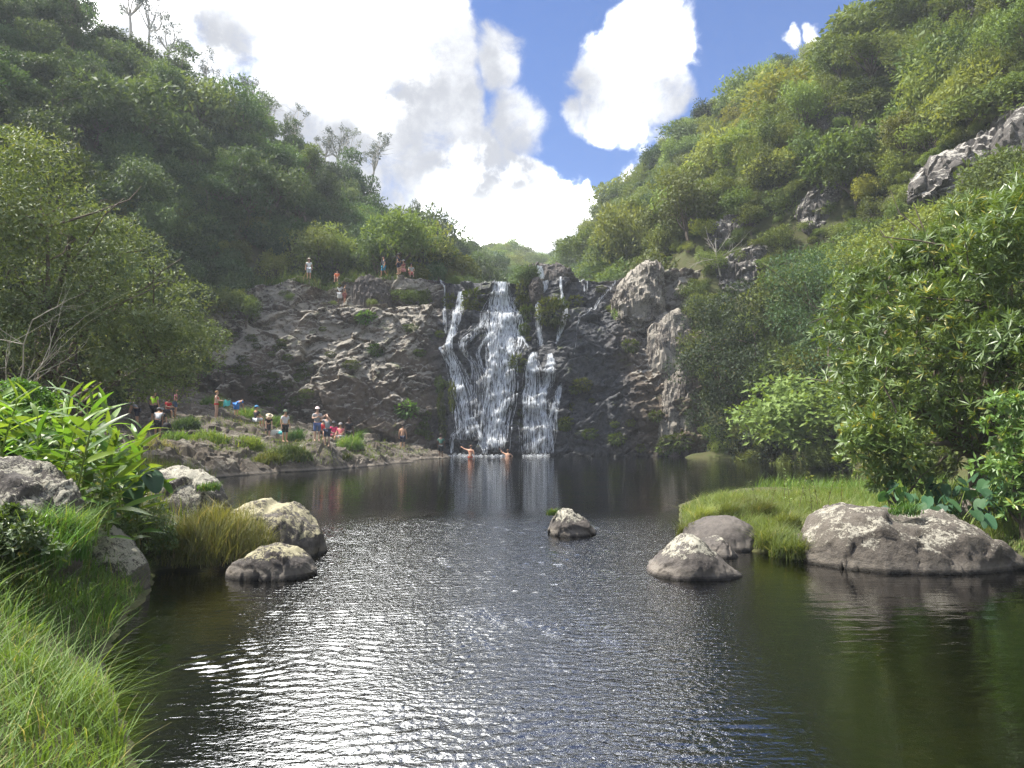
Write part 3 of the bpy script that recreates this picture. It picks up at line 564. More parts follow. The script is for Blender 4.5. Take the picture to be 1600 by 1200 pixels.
for name, nst, dens, pts in STREAMS:
    q = crop(pts); par = np.array([cliff_param(a, b) for a, b, *_ in q]); hwm = np.array([c[2] for c in q]) * 58 / F_PX
    t0_ = np.linspace(0, 1, len(q)); tt = np.linspace(0, 1, 80); ker = np.hanning(13)[1:-1]; ker /= ker.sum(); smo = lambda a: np.convolve(np.pad(np.interp(tt, t0_, a), 5, 'edge'), ker, 'valid'); par = np.stack([smo(par[:, 0]), smo(par[:, 1])], 1); hwm = smo(hwm) * 1.15; mb = MB(); r2 = np.random.default_rng(sum(map(ord, name)))
    seglen = abs(q[-1][1] - q[0][1]) + abs(q[-1][0] - q[0][0])
    for k in range(int(nst * 1.7)):
        s0 = 0 if r2.random() < .30 else r2.random() * .85; s1 = min(1, s0 + .10 + r2.random() * .5); n = max(5, int((s1 - s0) * seglen / 3.0))
        s = np.linspace(s0, s1, n); off = np.clip(r2.normal(0, .62), -1.5, 1.5)
        xx = np.interp(s, tt, par[:, 0]) + np.interp(s, tt, hwm) * (off + .30 * vnoise(np.stack([s * seglen / 28, s * 0 + off * 3, s * 0 + k * .17], 1), 5)); ww = np.interp(s, tt, par[:, 1])
        C = surf(xx, ww); nb = .07 + .10 * r2.random() + .08 * np.abs(vnoise(np.stack([s * 13, s * 0 + k, s * 0], 1), 7)); C = C + np.stack([xx * 0, -nb, nb * .35], 1)
        # water leaps over hollows: keep each strand from ducking back under overhangs
        C[:, 1] = np.minimum(C[:, 1], np.convolve(np.pad(C[:, 1], 4, 'edge'), np.ones(9) / 9, 'valid') + .03)
        wd = (.012 + .042 * r2.random() ** 2) * (.5 + np.abs(vnoise(np.stack([s * 23, s * 0 + k * 1.3, s * 0], 1), 9)) * 1.3) * np.sin(np.linspace(.12, 3.05, n)) ** .5
        A = C - np.stack([wd, wd * .3, wd * 0], 1); B = C + np.stack([wd, -wd * .3, wd * 0], 1); V = np.empty((2 * n, 3)); V[0::2] = A; V[1::2] = B
        i = np.arange(n - 1) * 2; mb.add(V, np.stack([i, i + 1, i + 3, i + 2], 1), np.full(n - 1, (.65 + .35 * r2.random()) * dens))
    # thin continuous film under the strands
    if name not in ('crest', 'right_d', 'trickle', 'thin_left'):
        ns, na = int(seglen / 2.5) + 4, 9; s = np.linspace(0, 1, ns); S, A_ = np.meshgrid(s, np.linspace(-1, 1, na), indexing='ij'); Sf, Af = S.ravel(), A_.ravel()
        xx = np.interp(Sf, tt, par[:, 0]) + np.interp(Sf, tt, hwm) * Af * 1.05; ww = np.interp(Sf, tt, par[:, 1]); V = surf(xx, ww) + np.array([0, -.06, .03]); Ff = grid_faces(ns, na)
        fade = (1 - np.abs(np.linspace(-1, 1, na)[:-1] + 1 / (na - 1)) ** 2); mb.add(V, Ff, np.tile(fade * .40 * dens, ns - 1))
    part('stream', mb.mesh('stream', True), fall, M['falls'], 'stuff')
# spray and foam where the strands meet the pool
mb = MB(); r2 = np.random.default_rng(4)
for u0, u1, n in ((702, 790, 420), (816, 858, 220)):
    for k in range(n):
        u = u0 + (u1 - u0) * r2.random(); c = W(u, 712, 55.4 + r2.random() * .9); c[2] = .012 + abs(r2.normal(0, .09)) * (r2.random() < .7)
        s = .02 + .06 * r2.random(); d = nrm(r2.normal(size=(4, 3))) * s * np.array([2.0, 1, .7]); mb.add(c + d, np.array([[0, 1, 2], [0, 2, 3], [0, 3, 1]]), .9)
part('foam', mb.mesh('foam'), fall, M['falls'], 'stuff')
up = empty('upper_cascade', W(846, 430, 77.5)); tag(up, 'small white cascade over the rock ledge beyond the main falls', 'waterfall'); mb = MB()
for k in range(60):
    n = 12; s = np.linspace(r2.random() * .4, .6 + .4 * r2.random(), n); c = np.array([W(842 + 5 * a + r2.normal(0, .2), 415 + 22 * a, 77.6) for a in s]) + np.array([r2.normal(0, .18), -.2 * r2.random(), 0]); wd = .02 + .04 * r2.random()
    V = np.empty((2 * n, 3)); V[0::2] = c - [wd, 0, 0]; V[1::2] = c + [wd, 0, 0]; i = np.arange(n - 1) * 2; mb.add(V, np.stack([i, i + 1, i + 3, i + 2], 1), .8)
part('stream', mb.mesh('stream', True), up, M['falls'], 'stuff')

# ------------------------------------------------------------------ foliage builders
def rvec(n, r): return nrm(r.normal(size=(n, 3)))
def leaf_cards(mb, P, d, n, L, Wd, tint, fold=.12, mid=.45):
    """pointed two-triangle leaves: base P, direction d, face normal about n"""
    d = nrm(d); side = nrm(np.cross(d, n)); nn = np.cross(side, d); L = np.broadcast_to(L, (len(P),))[:, None]; Wd = np.broadcast_to(Wd, (len(P),))[:, None]
    mid_ = P + d * L * mid; V = np.stack([P, mid_ + side * Wd / 2 + nn * Wd * fold, P + d * L, mid_ - side * Wd / 2 + nn * Wd * fold], 1).reshape(-1, 3)
    i = np.arange(len(P)) * 4; Fq = np.concatenate([np.stack([i, i + 1, i + 2], 1), np.stack([i, i + 2, i + 3], 1)]); mb.add(V, Fq, np.concatenate([tint, tint]))
def crown_pts(lobes, n, r, subs=14, sub_r=.42, upb=.25, inner=.35):
    """points and outward normals spread over clumps on the lobes; lobes: (centre, radius[, flatten])"""
    C = np.array([l[0] for l in lobes]); Rr = np.array([l[1] for l in lobes]); pr = Rr ** 2; pr = pr / pr.sum()
    sub_c, sub_rr = [], []
    for c, rad in zip(C, Rr):
        k = subs; d = rvec(k, r); d[:, 2] += upb; d = nrm(d); d[:, 2] *= .85; sub_c.append(c + d * rad * (.62 + .3 * r.random((k, 1)))); sub_rr.append(rad * sub_r * (.65 + .7 * r.random(k)))
    sub_c = np.concatenate(sub_c); sub_rr = np.concatenate(sub_rr); p2 = sub_rr ** 2; k = r.choice(len(sub_c), n, p=p2 / p2.sum())
    d = rvec(n, r); d[:, 2] += upb * .8; d = nrm(d); rad = sub_rr[k] * (1 - inner * r.random(n) ** 1.5)
    sub_t = r.random(len(sub_c)); return sub_c[k] + d * rad[:, None] * np.array([1, 1, .8]), d, sub_t[k], sub_c
def limbs(mb, base, lobes, r, r0, split=.35, extra=None, sides=6):
    """tapered trunk that forks into a limb for every lobe"""
    base = np.asarray(base, float); C = np.array([l[0] for l in lobes]); mid = C.mean(0); fork = base + (mid - base) * split; fork[2] = base[2] + (mid[2] - base[2]) * split
    n = 7; s = np.linspace(0, 1, n)[:, None]; tube(mb, base - [0, 0, .3] + (fork - base + [0, 0, .3]) * s + r.normal(0, .12 * r0, (n, 3)) * np.sin(s * np.pi), np.linspace(r0 * 1.25, r0 * .8, n), sides + 2)
    for c in C:
        e = fork + (c - fork) * .95; s = np.linspace(0, 1, 8)[:, None]; L = np.linalg.norm(e - fork); bend = r.normal(0, .10 * L, 3); pts = fork + (e - fork) * s + bend * np.sin(s * np.pi) + r.normal(0, .02 * L, (8, 3)) * s; tube(mb, pts, np.linspace(r0 * .55, r0 * .10, 8), sides)
        for _ in range(4):
            a = pts[r.integers(3, 7)]; b = a + rvec(1, r)[0] * L * .45 + [0, 0, .12 * L]; tube(mb, a + (b - a) * np.linspace(0, 1, 5)[:, None] + r.normal(0, .02 * L, (5, 3)) * np.linspace(0, 1, 5)[:, None], np.linspace(r0 * .2, r0 * .05, 5), 4)
def tree_proto(kind, seed):
    r = np.random.default_rng(seed); lobes = []; mb = MB(); tb = MB()
    if kind == 'dense':
        Hh = 5.2; k = r.integers(5, 8)
        for i in range(k):
            a = i / k * 6.28 + r.random(); rr = 1.25 * (.6 + .6 * r.random()); lobes.append((np.array([math.cos(a) * rr, math.sin(a) * rr, 2.9 + 1.1 * r.random()]), 1.15 + .5 * r.random()))
        lobes.append((np.array([0, 0, 4.1]), 1.35)); n, L, Wd = 3600, .34, .15
    elif kind == 'tall':
        for i in range(6):
            a = r.random() * 6.28; lobes.append((np.array([math.cos(a) * .9, math.sin(a) * .9, 2.6 + i * .75]), 1.0 + .35 * r.random()))
        n, L, Wd = 3400, .32, .14
    elif kind == 'shrub':
        for i in range(6):
            a = i * 1.05 + r.random(); lobes.append((np.array([math.cos(a) * .85, math.sin(a) * .85, .9 + .5 * r.random()]), .75 + .3 * r.random()))
        lobes.append((np.array([0, 0, 1.5]), .8)); n, L, Wd = 2700, .25, .105
    elif kind == 'flat':
        for i in range(7):
            a = r.random() * 6.28; rr = 2.0 * math.sqrt(r.random()); lobes.append((np.array([math.cos(a) * rr, math.sin(a) * rr, 3.4 + .6 * r.random()]), .85 + .3 * r.random()))
        n, L, Wd = 2900, .30, .135
    elif kind == 'gum':
        for i in range(9):
            a = r.random() * 6.28; rr = .5 + 1.5 * r.random(); lobes.append((np.array([math.cos(a) * rr, math.sin(a) * rr, 3.6 + 3.6 * r.random()]), .45 + .35 * r.random()))
        n, L, Wd = 1100, .26, .10
    P, d, st, _ = crown_pts(lobes, n, r, 12 if kind != 'gum' else 6)
    dr = rvec(n, r) + d * .7 + np.array([0, 0, -.25]); nn = d * .5 + rvec(n, r) * .6 + np.array([0, 0, .7])
    tint = np.clip(.05 + .5 * st + .5 * r.random(n) , 0, .94); leaf_cards(mb, P, dr, nn, L * (.4 + .9 * r.random(n)), Wd * (.5 + .8 * r.random(n)), tint)
    limbs(tb, (0, 0, 0), lobes, r, .16 if kind != 'shrub' else .08, .45 if kind != 'shrub' else .25, sides=5)
    return mb.mesh(kind + '_crown'), tb.mesh(kind + '_trunk', True)
def with_mat(me, m_, name=None):
    c = me.copy(); c.materials.clear(); c.materials.append(m_)
    return c
PROTO = {k: [tree_proto(k, 100 + 10 * i + j) for j in range(nv_)] for i, (k, nv_) in enumerate([('dense', 4), ('tall', 2), ('shrub', 3), ('flat', 2), ('gum', 3)])}
TREE_M = {}
def proto_mesh(kind, j, mk):
    key = (kind, j, mk)
    if key not in TREE_M:
        cr, tr_ = PROTO[kind][j]; TREE_M[key] = (with_mat(cr, M[mk]), with_mat(tr_, M['bark_pale' if kind == 'gum' else 'bark']))
    return TREE_M[key]
def plant_tree(name, kind, j, mk, loc, s, rz, label, cat, group, sz=1.0):
    cr, tr_ = proto_mesh(kind, j, mk); e = empty(name, loc, rz); e.scale = (s * random.uniform(.82, 1.22), s * random.uniform(.82, 1.22), s * sz * random.uniform(.85, 1.25)); e.rotation_euler = (random.gauss(0, .12), random.gauss(0, .12), rz) if kind != 'gum' else (random.gauss(0, .05), random.gauss(0, .05), rz); tag(e, label, cat, group)
    link('crown', cr, e)['kind'] = 'stuff'; link('trunk' if cat == 'tree' else 'stem', tr_, e); return e

# ------------------------------------------------------------------ the wooded slopes
cand = []
r = np.random.default_rng(11)
NC = 42000
cx_ = r.uniform(-75, 58, NC); cyy = r.uniform(22, 235, NC); cz_ = land_h(cx_, cyy)
tops = np.stack([cx_, cyy, cz_ + 2.5], 1); pu, pv = proj(tops)
_, tl = hill(cx_, cyy, YL, LFX, LFZ, LRX, LRZ, -1); _, tr2 = hill(cx_, cyy, YR, RFX, RFZ, RRX, RRZ, 1)
onhill = ((tl > -.02) & (tl < 1.12)) | ((tr2 > -.02) & (tr2 < 1.12)) | (cyy > 88)
ok = onhill & (pu > -150) & (pu < 1750) & (pv > -140) & (pv < 700) & ~((cyy < 64) & (cx_ > -23.5) & (cx_ < 14.5)) & ~((cx_ < -8) & (cyy < 36)) & ~((cx_ > 0) & (cyy < 26))
ok &= ~((np.abs(cx_ - 3.2) < 4.5) & (cyy < 92) & (cyy > 60))
_, pv_t = proj(np.stack([cx_, cyy, cz_ + 5.0], 1)); ok &= ~((cx_ > 0) & (cyy < 41) & (pu > 1380) & (pv_t < 330))
idx_all = np.nonzero(ok & (cx_ > 6) & (cyy < 75) & (pu > 1040))[0]
# outcrops stay clear of trees
OUT_PX = [(1515, 235, 75), (1450, 268, 55), (1585, 195, 80), (1315, 172, 42), (1375, 155, 28), (1517, 10, 28), (1296, 310, 48), (1156, 356, 46), (1170, 412, 48), (1010, 445, 40), (1050, 540, 40), (1115, 400, 26)]
for (ou, ov, orad) in OUT_PX:
    Yo = ray_land(ou, ov, 20); ok &= ~((np.hypot(pu - ou, (pv - ov - 10)) < orad) & (cyy < Yo + 4))
idx = np.nonzero(ok)[0]; keep = []
cell = {}
for i in idx:
    mind = (2.05 if cx_[i] > 4 else 2.35) if cyy[i] < 140 else 3.4
    key = (int(cx_[i] // 4), int(cyy[i] // 4)); bad = False
    for a in (-1, 0, 1):
        for b in (-1, 0, 1):
            for j in cell.get((key[0] + a, key[1] + b), ()):
                if (cx_[i] - cx_[j]) ** 2 + (cyy[i] - cyy[j]) ** 2 + .8 * (cz_[i] - cz_[j]) ** 2 < mind ** 2: bad = True; break
            if bad: break
        if bad: break
    if not bad: cell.setdefault(key, []).append(i); keep.append(i)
# in view, from the front: hide what lies behind a ridge
def seen(i):
    P0 = np.array([0, 0, CAM_H]); P1 = tops[i]; s = np.linspace(.25, .96, 40)[:, None]; Q = P0 + (P1 - P0) * s; return not (land_h(Q[:, 0], Q[:, 1], False) > Q[:, 2] + 2.0).any()
keep = [i for i in keep if seen(i)]
keep.sort(key=lambda i: cyy[i])
TK = {'left': [], 'right': [], 'far': []}
stuff_pts = []; n_single = 0
LAB = {'leaf_shade': ('deep green', 'trees of the shaded slope'), 'leaf_light_green': ('light green', 'light green trees of the sunlit slope'), 'leaf_yellow': ('yellow-green', 'yellow-green trees of the sunlit slope'), 'leaf_dark': ('dark green', 'dark trees under the sunlit slope skyline')}
SHAPE = {'dense': 'round-crowned', 'tall': 'narrow upright', 'shrub': 'low bushy', 'flat': 'flat-topped'}
def tree_label(mk, kind, s, t_, y, right):
    size = 'small' if s < {'shrub': 1.1, 'dense': .6, 'tall': .55, 'flat': .6}[kind] else ('large' if s > {'shrub': 1.6, 'dense': .85, 'tall': .75, 'flat': .85}[kind] else 'middling')
    where = 'near the skyline of' if t_ > .72 else ('half way up' if t_ > .34 else 'low on'); by = (' above the pool' if y < 55 else ' beyond the cliff')
    return '%s %s %s tree %s the %s slope%s' % (size, SHAPE[kind], LAB[mk][0], where, 'sunlit' if right else 'shaded', by), LAB[mk][1] if right or mk == 'leaf_shade' else LAB[mk][1]
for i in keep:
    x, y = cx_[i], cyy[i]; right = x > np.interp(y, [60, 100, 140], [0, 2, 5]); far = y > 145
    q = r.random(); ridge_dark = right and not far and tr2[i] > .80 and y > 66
    if far: mk = 'leaf_light_green'; kind = 'dense'
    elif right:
        mk = 'leaf_dark' if ridge_dark and q < .7 else ('leaf_yellow' if q < .09 else 'leaf_light_green'); kind = ('shrub', 'shrub', 'dense', 'flat', 'dense')[r.integers(5)] if mk != 'leaf_yellow' else ('shrub', 'flat')[r.integers(2)]
        if y > 75 and pu[i] < 1080: mk = 'leaf_shade' if q < .45 else 'leaf_light_green'
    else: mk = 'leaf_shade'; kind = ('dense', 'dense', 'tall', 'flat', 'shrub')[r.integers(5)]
    s = {'shrub': 1.5, 'dense': .72, 'tall': .62, 'flat': .74}[kind] * float(np.clip(np.exp(r.normal(-.05, .33)), .45, 1.75)) * (1.0 if not right else .85)
    if not right and y > 60: s *= 1.02
    if (tr2[i] if right else tl[i]) > .84: s = min(s, {'shrub': 1.3, 'dense': .62, 'tall': .5, 'flat': .62}[kind])
    j = r.integers(len(PROTO[kind])); rz = r.random() * 6.28; z = cz_[i] - .25
    if n_single < 290 and not far and -20 < pu[i] < 1620 and pv[i] > -20 and r.random() < .62:
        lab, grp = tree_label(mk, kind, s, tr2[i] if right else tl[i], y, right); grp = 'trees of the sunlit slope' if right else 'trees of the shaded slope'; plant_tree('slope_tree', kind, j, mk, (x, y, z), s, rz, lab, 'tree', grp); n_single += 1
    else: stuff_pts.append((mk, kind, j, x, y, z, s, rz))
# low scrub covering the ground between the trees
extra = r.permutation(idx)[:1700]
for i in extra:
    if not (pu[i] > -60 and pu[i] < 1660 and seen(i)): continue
    right = cx_[i] > np.interp(cyy[i], [60, 100, 140], [0, 2, 5]); mk = 'leaf_light_green' if right or cyy[i] > 145 else 'leaf_shade'; stuff_pts.append((mk, 'shrub', r.integers(3), cx_[i], cyy[i], cz_[i] - .3, .75 + .5 * r.random(), r.random() * 6.28))
for i in r.permutation(idx_all)[:1500]:
    if pu[i] < 1640: stuff_pts.append(('leaf_light_green', 'shrub', r.integers(3), cx_[i], cyy[i], cz_[i] - .15, .22 + .25 * r.random(), r.random() * 6.28))
from mathutils.kdtree import KDTree
allp = [(cx_[i], cyy[i], cz_[i]) for i in keep] + [q[3:6] for q in stuff_pts]; kd = KDTree(len(allp)); [kd.insert(p, i) for i, p in enumerate(allp)]; kd.balance()
nr = 3600; ru = r.uniform(-10, 1610, nr); rv_ = r.uniform(-10, 600, nr); Ys = 24 * (200 / 24.) ** np.linspace(0, 1, 260)
dd_ = np.stack([pdir(a, b) for a, b in zip(ru, rv_)]); dd_ = dd_ / dd_[:, 1:2]; PX = dd_[:, None, 0] * Ys; PZ = CAM_H + dd_[:, None, 2] * Ys; under = PZ < land_h(PX, np.broadcast_to(Ys, PX.shape), False) + .4; hitk = np.argmax(under, 1); okh = under.any(1); added = []
for q in np.nonzero(okh)[0]:
    yh = Ys[hitk[q]]; xh = dd_[q, 0] * yh
    if (yh < 64 and -23 < xh < 14.5) or (xh < -8 and yh < 33) or (xh > 0 and yh < 25) or (-1.5 < xh < 8 and 60 < yh < 90): continue
    if any(np.hypot(ru[q] - a, rv_[q] - b) < c * .8 for a, b, c in OUT_PX): continue
    zh = land_h([xh], [yh])[0]; dist = kd.find((xh, yh, zh))[2]
    if dist < (1.5 if yh < 80 else 1.9) or any((xh - a) ** 2 + (yh - b) ** 2 + (zh - c) ** 2 < 1.3 for a, b, c in added): continue
    added.append((xh, yh, zh)); right = xh > np.interp(yh, [60, 100, 140], [0, 2, 5]); stuff_pts.append(('leaf_light_green' if right else 'leaf_shade', 'shrub', r.integers(3), xh, yh, zh - .3, .8 + .45 * r.random(), r.random() * 6.28))
print('filled', len(added))
print('single trees', n_single, 'mass', len(stuff_pts))
def scatter(name, label, keys_pts):
    """one object of uncountable growth: geometry nodes put the crowns on points"""
    keys = sorted({(k[0], k[1], int(k[2])) for k in keys_pts}); C = bpy.data.collections.new(name + '_sources')
    for n_, k in enumerate(keys):
        ob = bpy.data.objects.new('%s_%02d' % (name, n_), proto_mesh(k[1], k[2], k[0])[0]); C.objects.link(ob)
    me = bpy.data.meshes.new(name); me.vertices.add(len(keys_pts)); me.vertices.foreach_set('co', np.array([k[3:6] for k in keys_pts], np.float32).ravel())
    for an, typ, vals in (('pick', 'INT', [keys.index((k[0], k[1], int(k[2]))) for k in keys_pts]), ('turn', 'FLOAT', [k[7] for k in keys_pts])):
        a = me.attributes.new(an, typ, 'POINT'); a.data.foreach_set('value', np.array(vals, np.int32 if typ == 'INT' else np.float32))
    rs = np.random.default_rng(5); nk = len(keys_pts); sv = np.array([k[6] for k in keys_pts])[:, None] * np.exp(rs.normal(0, .17, (nk, 3))); tv = np.stack([rs.normal(0, .2, nk), rs.normal(0, .2, nk), [k[7] for k in keys_pts]], 1)
    for an, vals in (('stretch', sv), ('tilt', tv)): a = me.attributes.new(an, 'FLOAT_VECTOR', 'POINT'); a.data.foreach_set('vector', vals.astype(np.float32).ravel())
    o = bpy.data.objects.new(name, me); col.objects.link(o); tag(o, label, kind='stuff')
    ng = bpy.data.node_groups.new(name, 'GeometryNodeTree'); ng.interface.new_socket('Geometry', in_out='INPUT', socket_type='NodeSocketGeometry'); ng.interface.new_socket('Geometry', in_out='OUTPUT', socket_type='NodeSocketGeometry')
    N = ng.nodes; gi = N.new('NodeGroupInput'); go = N.new('NodeGroupOutput'); ip = N.new('GeometryNodeInstanceOnPoints'); ci = N.new('GeometryNodeCollectionInfo')
    ci.inputs['Collection'].default_value = C; ci.inputs['Separate Children'].default_value = True; ci.inputs['Reset Children'].default_value = True; ip.inputs['Pick Instance'].default_value = True
    def attr(nm, typ): a = N.new('GeometryNodeInputNamedAttribute'); a.data_type = typ; a.inputs['Name'].default_value = nm; return a.outputs['Attribute']
    cb = N.new('ShaderNodeCombineXYZ'); L = ng.links
    L.new(attr('tilt', 'FLOAT_VECTOR'), ip.inputs['Rotation']); L.new(attr('stretch', 'FLOAT_VECTOR'), ip.inputs['Scale']); L.new(attr('pick', 'INT'), ip.inputs['Instance Index'])
    L.new(gi.outputs[0], ip.inputs['Points']); L.new(ci.outputs[0], ip.inputs['Instance']); L.new(ip.outputs[0], go.inputs[0])
    md = o.modifiers.new('growth', 'NODES'); md.node_group = ng; return o
scatter('slope_forest', 'mass of trees and scrub covering both slopes', stuff_pts)

# thin open-crowned trees along the skyline of the shaded slope
def on_land(u, v, y0=20): Yh = ray_land(u, v, y0); return Yh
for n_, (u, vb, vt) in enumerate([(232, 70, -8), (262, 95, 25), (290, 125, 62), (322, 150, 95), (205, 45, -25), (395, 200, 128), (425, 205, 132), (458, 225, 160), (505, 250, 200), (530, 260, 205), (552, 270, 215), (578, 285, 225)]):
    Yh = min(ray_land(u, vb + 12, 40), 120); b = W(u, vb + 12, Yh); tp = W(u, vt, Yh); hh = (tp[2] - b[2]) / 7.4 * 1.12
    plant_tree('gum_tree', 'gum', n_ % 3, 'leaf_gum', (b[0], b[1], b[2] - .3), hh, n_ * 1.7, 'thin pale-trunked open-crowned tree on the shaded slope skyline', 'tree', 'thin trees along the skyline', 1.0)

# ------------------------------------------------------------------ near trees with leaves one can see
def px_lobes(lst): return [(W(u, v, Yd), rad * Yd / F_PX) for u, v, Yd, rad in lst]
def whorls(mb, P, d, r, k, L, Wd, tint, spread=(40, 85), droop=.25):
    """rosettes of k leaves at each shoot tip"""
    n = len(P); ref = rvec(n, r); a = nrm(np.cross(d, ref)); b = np.cross(d, a)
    for q in range(k):
        ph = q / k * 6.283 + r.random(n) * .8; sp_ = np.radians(r.uniform(*spread, n)); rad = a * np.cos(ph)[:, None] + b * np.sin(ph)[:, None]
        dd = d * np.cos(sp_)[:, None] + rad * np.sin(sp_)[:, None] + np.array([0, 0, -droop]) * r.random((n, 1)); nn = d + rad * .1 + np.array([0, 0, .5])
        leaf_cards(mb, P, dd, nn, L * (.65 + .6 * r.random(n)), Wd * (.7 + .5 * r.random(n)), np.clip(tint + r.normal(0, .14, n), 0, 1), .14, .5)
def near_tree(name, base, lobes_px, n, L, Wd, mk, label, seed, k=1, r0=.2, split=.3, cat='tree', group=None, bark='bark', subs=14, upb=.3, spread=(40, 85)):
    r = np.random.default_rng(seed); lobes = px_lobes(lobes_px); base = np.asarray(base, float); e = empty(name, base); tag(e, label, cat, group)
    mb, tb = MB(), MB(); P, d, st, sub = crown_pts(lobes, n, r, subs, upb=upb); tint = np.clip(.2 + .45 * st + .3 * r.random(n), 0, .95); tint = np.where(r.random(n) < .006, 1.0, tint)
    if k == 1: leaf_cards(mb, P, rvec(n, r) + d * .7 + np.array([0, 0, -.2]), d * .5 + rvec(n, r) * .6 + np.array([0, 0, .6]), L * (.7 + .6 * r.random(n)), Wd * (.7 + .6 * r.random(n)), tint)
    else: whorls(mb, P, nrm(d + rvec(n, r) * .5 + np.array([0, 0, .35])), r, k, L, Wd, tint, spread)
    limbs(tb, base, lobes, r, r0, split)
    part('crown', mb.mesh('crown'), e, M[mk], 'stuff'); part('trunk', tb.mesh('trunk', True), e, M[bark]); return e
def ground_at(u, Yd):
    x = (u - 800) / F_PX * Yd; return np.array([x, Yd, H([x], [Yd])[0]])
near_tree('broad_tree', ground_at(40, 25), [(40, 290, 24, 95), (-70, 330, 22, 130), (60, 420, 24, 105), (170, 410, 27, 75), (120, 350, 26, 60), (245, 470, 29, 72), (120, 530, 25, 100), (225, 550, 28, 78), (305, 540, 31, 48), (0, 540, 23, 90), (-90, 520, 22, 120), (270, 590, 30, 40), (190, 590, 27, 50)],
          22000, .18, .066, 'leaf_tree_left', 'broad grey-green tree whose low boughs hang over the seated visitors', 301, k=2, r0=.26, split=.12, subs=18)
near_tree('forked_tree', ground_at(60, 33), [(100, 262, 33, 45), (60, 240, 32, 50), (140, 285, 34, 30), (20, 250, 31, 45), (-30, 230, 31, 50)], 2600, .2, .08, 'leaf_tree_left', 'yellowish tree top rising just behind the broad grey-green tree', 302, k=2, r0=.13, split=.6)
near_tree('willow_leaved_tree', ground_at(1530, 16.5), [(1570, 360, 16, 80), (1480, 415, 17, 80), (1400, 450, 18, 82), (1590, 440, 15, 100), (1330, 530, 18, 62), (1450, 520, 16, 95), (1560, 570, 14.5, 90), (1345, 600, 17, 58), (1420, 620, 16, 80), (1380, 690, 15, 55), (1500, 680, 16, 85), (1640, 360, 15, 110), (1660, 560, 14, 110), (1600, 305, 17, 40), (1520, 365, 17.5, 50), (1440, 415, 18, 50)],
          3300, .25, .052, 'leaf_tree_right', 'tall bright tree with long narrow leaves leaning over the largest boulder', 303, k=8, r0=.2, split=.25, subs=22)
near_tree('leafy_shrub', ground_at(1400, 15.2), [(1400, 700, 15, 50), (1345, 690, 15, 35), (1440, 735, 14.6, 45), (1365, 745, 15, 30)], 520, .15, .05, 'leaf_tree_right', 'low leafy shrub between the islet grass and the tall narrow-leaved tree', 304, k=7, r0=.06, split=.2, cat='shrub')
near_tree('leafy_shrub', ground_at(1590, 13.2), [(1585, 655, 13, 45), (1620, 720, 13, 60), (1570, 740, 13.4, 40), (1600, 780, 13.2, 40)], 460, .16, .055, 'leaf_tree_right', 'glossy shrub with a few yellow leaves above the taro patch', 305, k=7, r0=.06, split=.2, cat='shrub')
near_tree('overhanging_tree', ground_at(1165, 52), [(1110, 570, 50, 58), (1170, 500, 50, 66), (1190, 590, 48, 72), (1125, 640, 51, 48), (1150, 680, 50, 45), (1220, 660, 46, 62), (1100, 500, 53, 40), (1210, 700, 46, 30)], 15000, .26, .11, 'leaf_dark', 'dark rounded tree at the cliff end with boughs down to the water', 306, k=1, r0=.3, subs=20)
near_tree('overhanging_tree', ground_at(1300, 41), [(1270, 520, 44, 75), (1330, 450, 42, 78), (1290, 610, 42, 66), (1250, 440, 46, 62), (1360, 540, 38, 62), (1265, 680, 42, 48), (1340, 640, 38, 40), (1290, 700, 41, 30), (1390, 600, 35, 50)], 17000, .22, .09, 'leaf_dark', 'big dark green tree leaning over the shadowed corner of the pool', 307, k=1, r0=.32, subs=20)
near_tree('slope_tree', ground_at(1430, 30), [(1400, 400, 36, 60), (1450, 375, 34, 55), (1500, 370, 32, 55), (1560, 350, 30, 45), (1350, 410, 38, 50), (1470, 430, 30, 60), (1550, 420, 27, 70)], 11000, .22, .085, 'leaf_light_green', 'spreading sunlit tree below the long overhanging ledge', 308, k=1, r0=.22, subs=18)

def bare(name, base, tips, r0, label, seed, m_='bark_pale', cat='dead tree'):
    r = np.random.default_rng(seed); base = np.asarray(base, float); e = empty(name, base); tag(e, label, cat); tb = MB(); rest = MB()
    def grow(mb_, a, b, rad, lev):
        n = 8; s = np.linspace(0, 1, n)[:, None]; L = np.linalg.norm(b - a); pts = a + (b - a) * s + r.normal(0, .05 * L, 3) * np.sin(s * np.pi) + r.normal(0, .012 * L, (n, 3)) * s; tube(mb_, pts, np.linspace(rad, rad * .35, n), 6)
        if lev:
            for _ in range(4):
                i = r.integers(3, 8); c = pts[i] if i < n else pts[-1]; dd = nrm((b - a)[None])[0] + r.normal(0, .55, 3); grow(rest, pts[min(i, n - 1)], pts[min(i, n - 1)] + dd * L * .45, rad * .4, lev - 1)
    for i, tp in enumerate(tips): grow(tb if i == 0 else rest, base if i == 0 else base + (np.asarray(tips[0]) - base) * .45, np.asarray(tp, float), r0 if i == 0 else r0 * .6, 2)
    part('trunk', tb.mesh('trunk', True), e, M[m_]); part('branches', rest.mesh('branches', True), e, M[m_]); return e
Yd = ray_land(1126, 432, 30) - .5
bare('dead_tree', W(1126, 432, Yd), [W(1118, 372, Yd), W(1098, 408, Yd - .4), W(1150, 385, Yd)], .075, 'bare pale dead tree on the slope in front of the mossy rock face', 401)
Yd = ray_land(1285, 128, 30) - 2
bare('dead_tree', W(1285, 132, Yd), [W(1275, 92, Yd), W(1300, 96, Yd), W(1262, 100, Yd)], .16, 'bare branching tree near the top of the sunlit slope', 402)
Yd = 17.
bare('bare_bush', ground_at(-20, 17), [W(40, 500, 17), W(90, 540, 17.5), W(20, 520, 16.5), W(60, 590, 17)], .03, 'leafless grey branches in front of the broad grey-green tree', 403, cat='bush')
Yd = min(ray_land(520, 375, 60), 85)
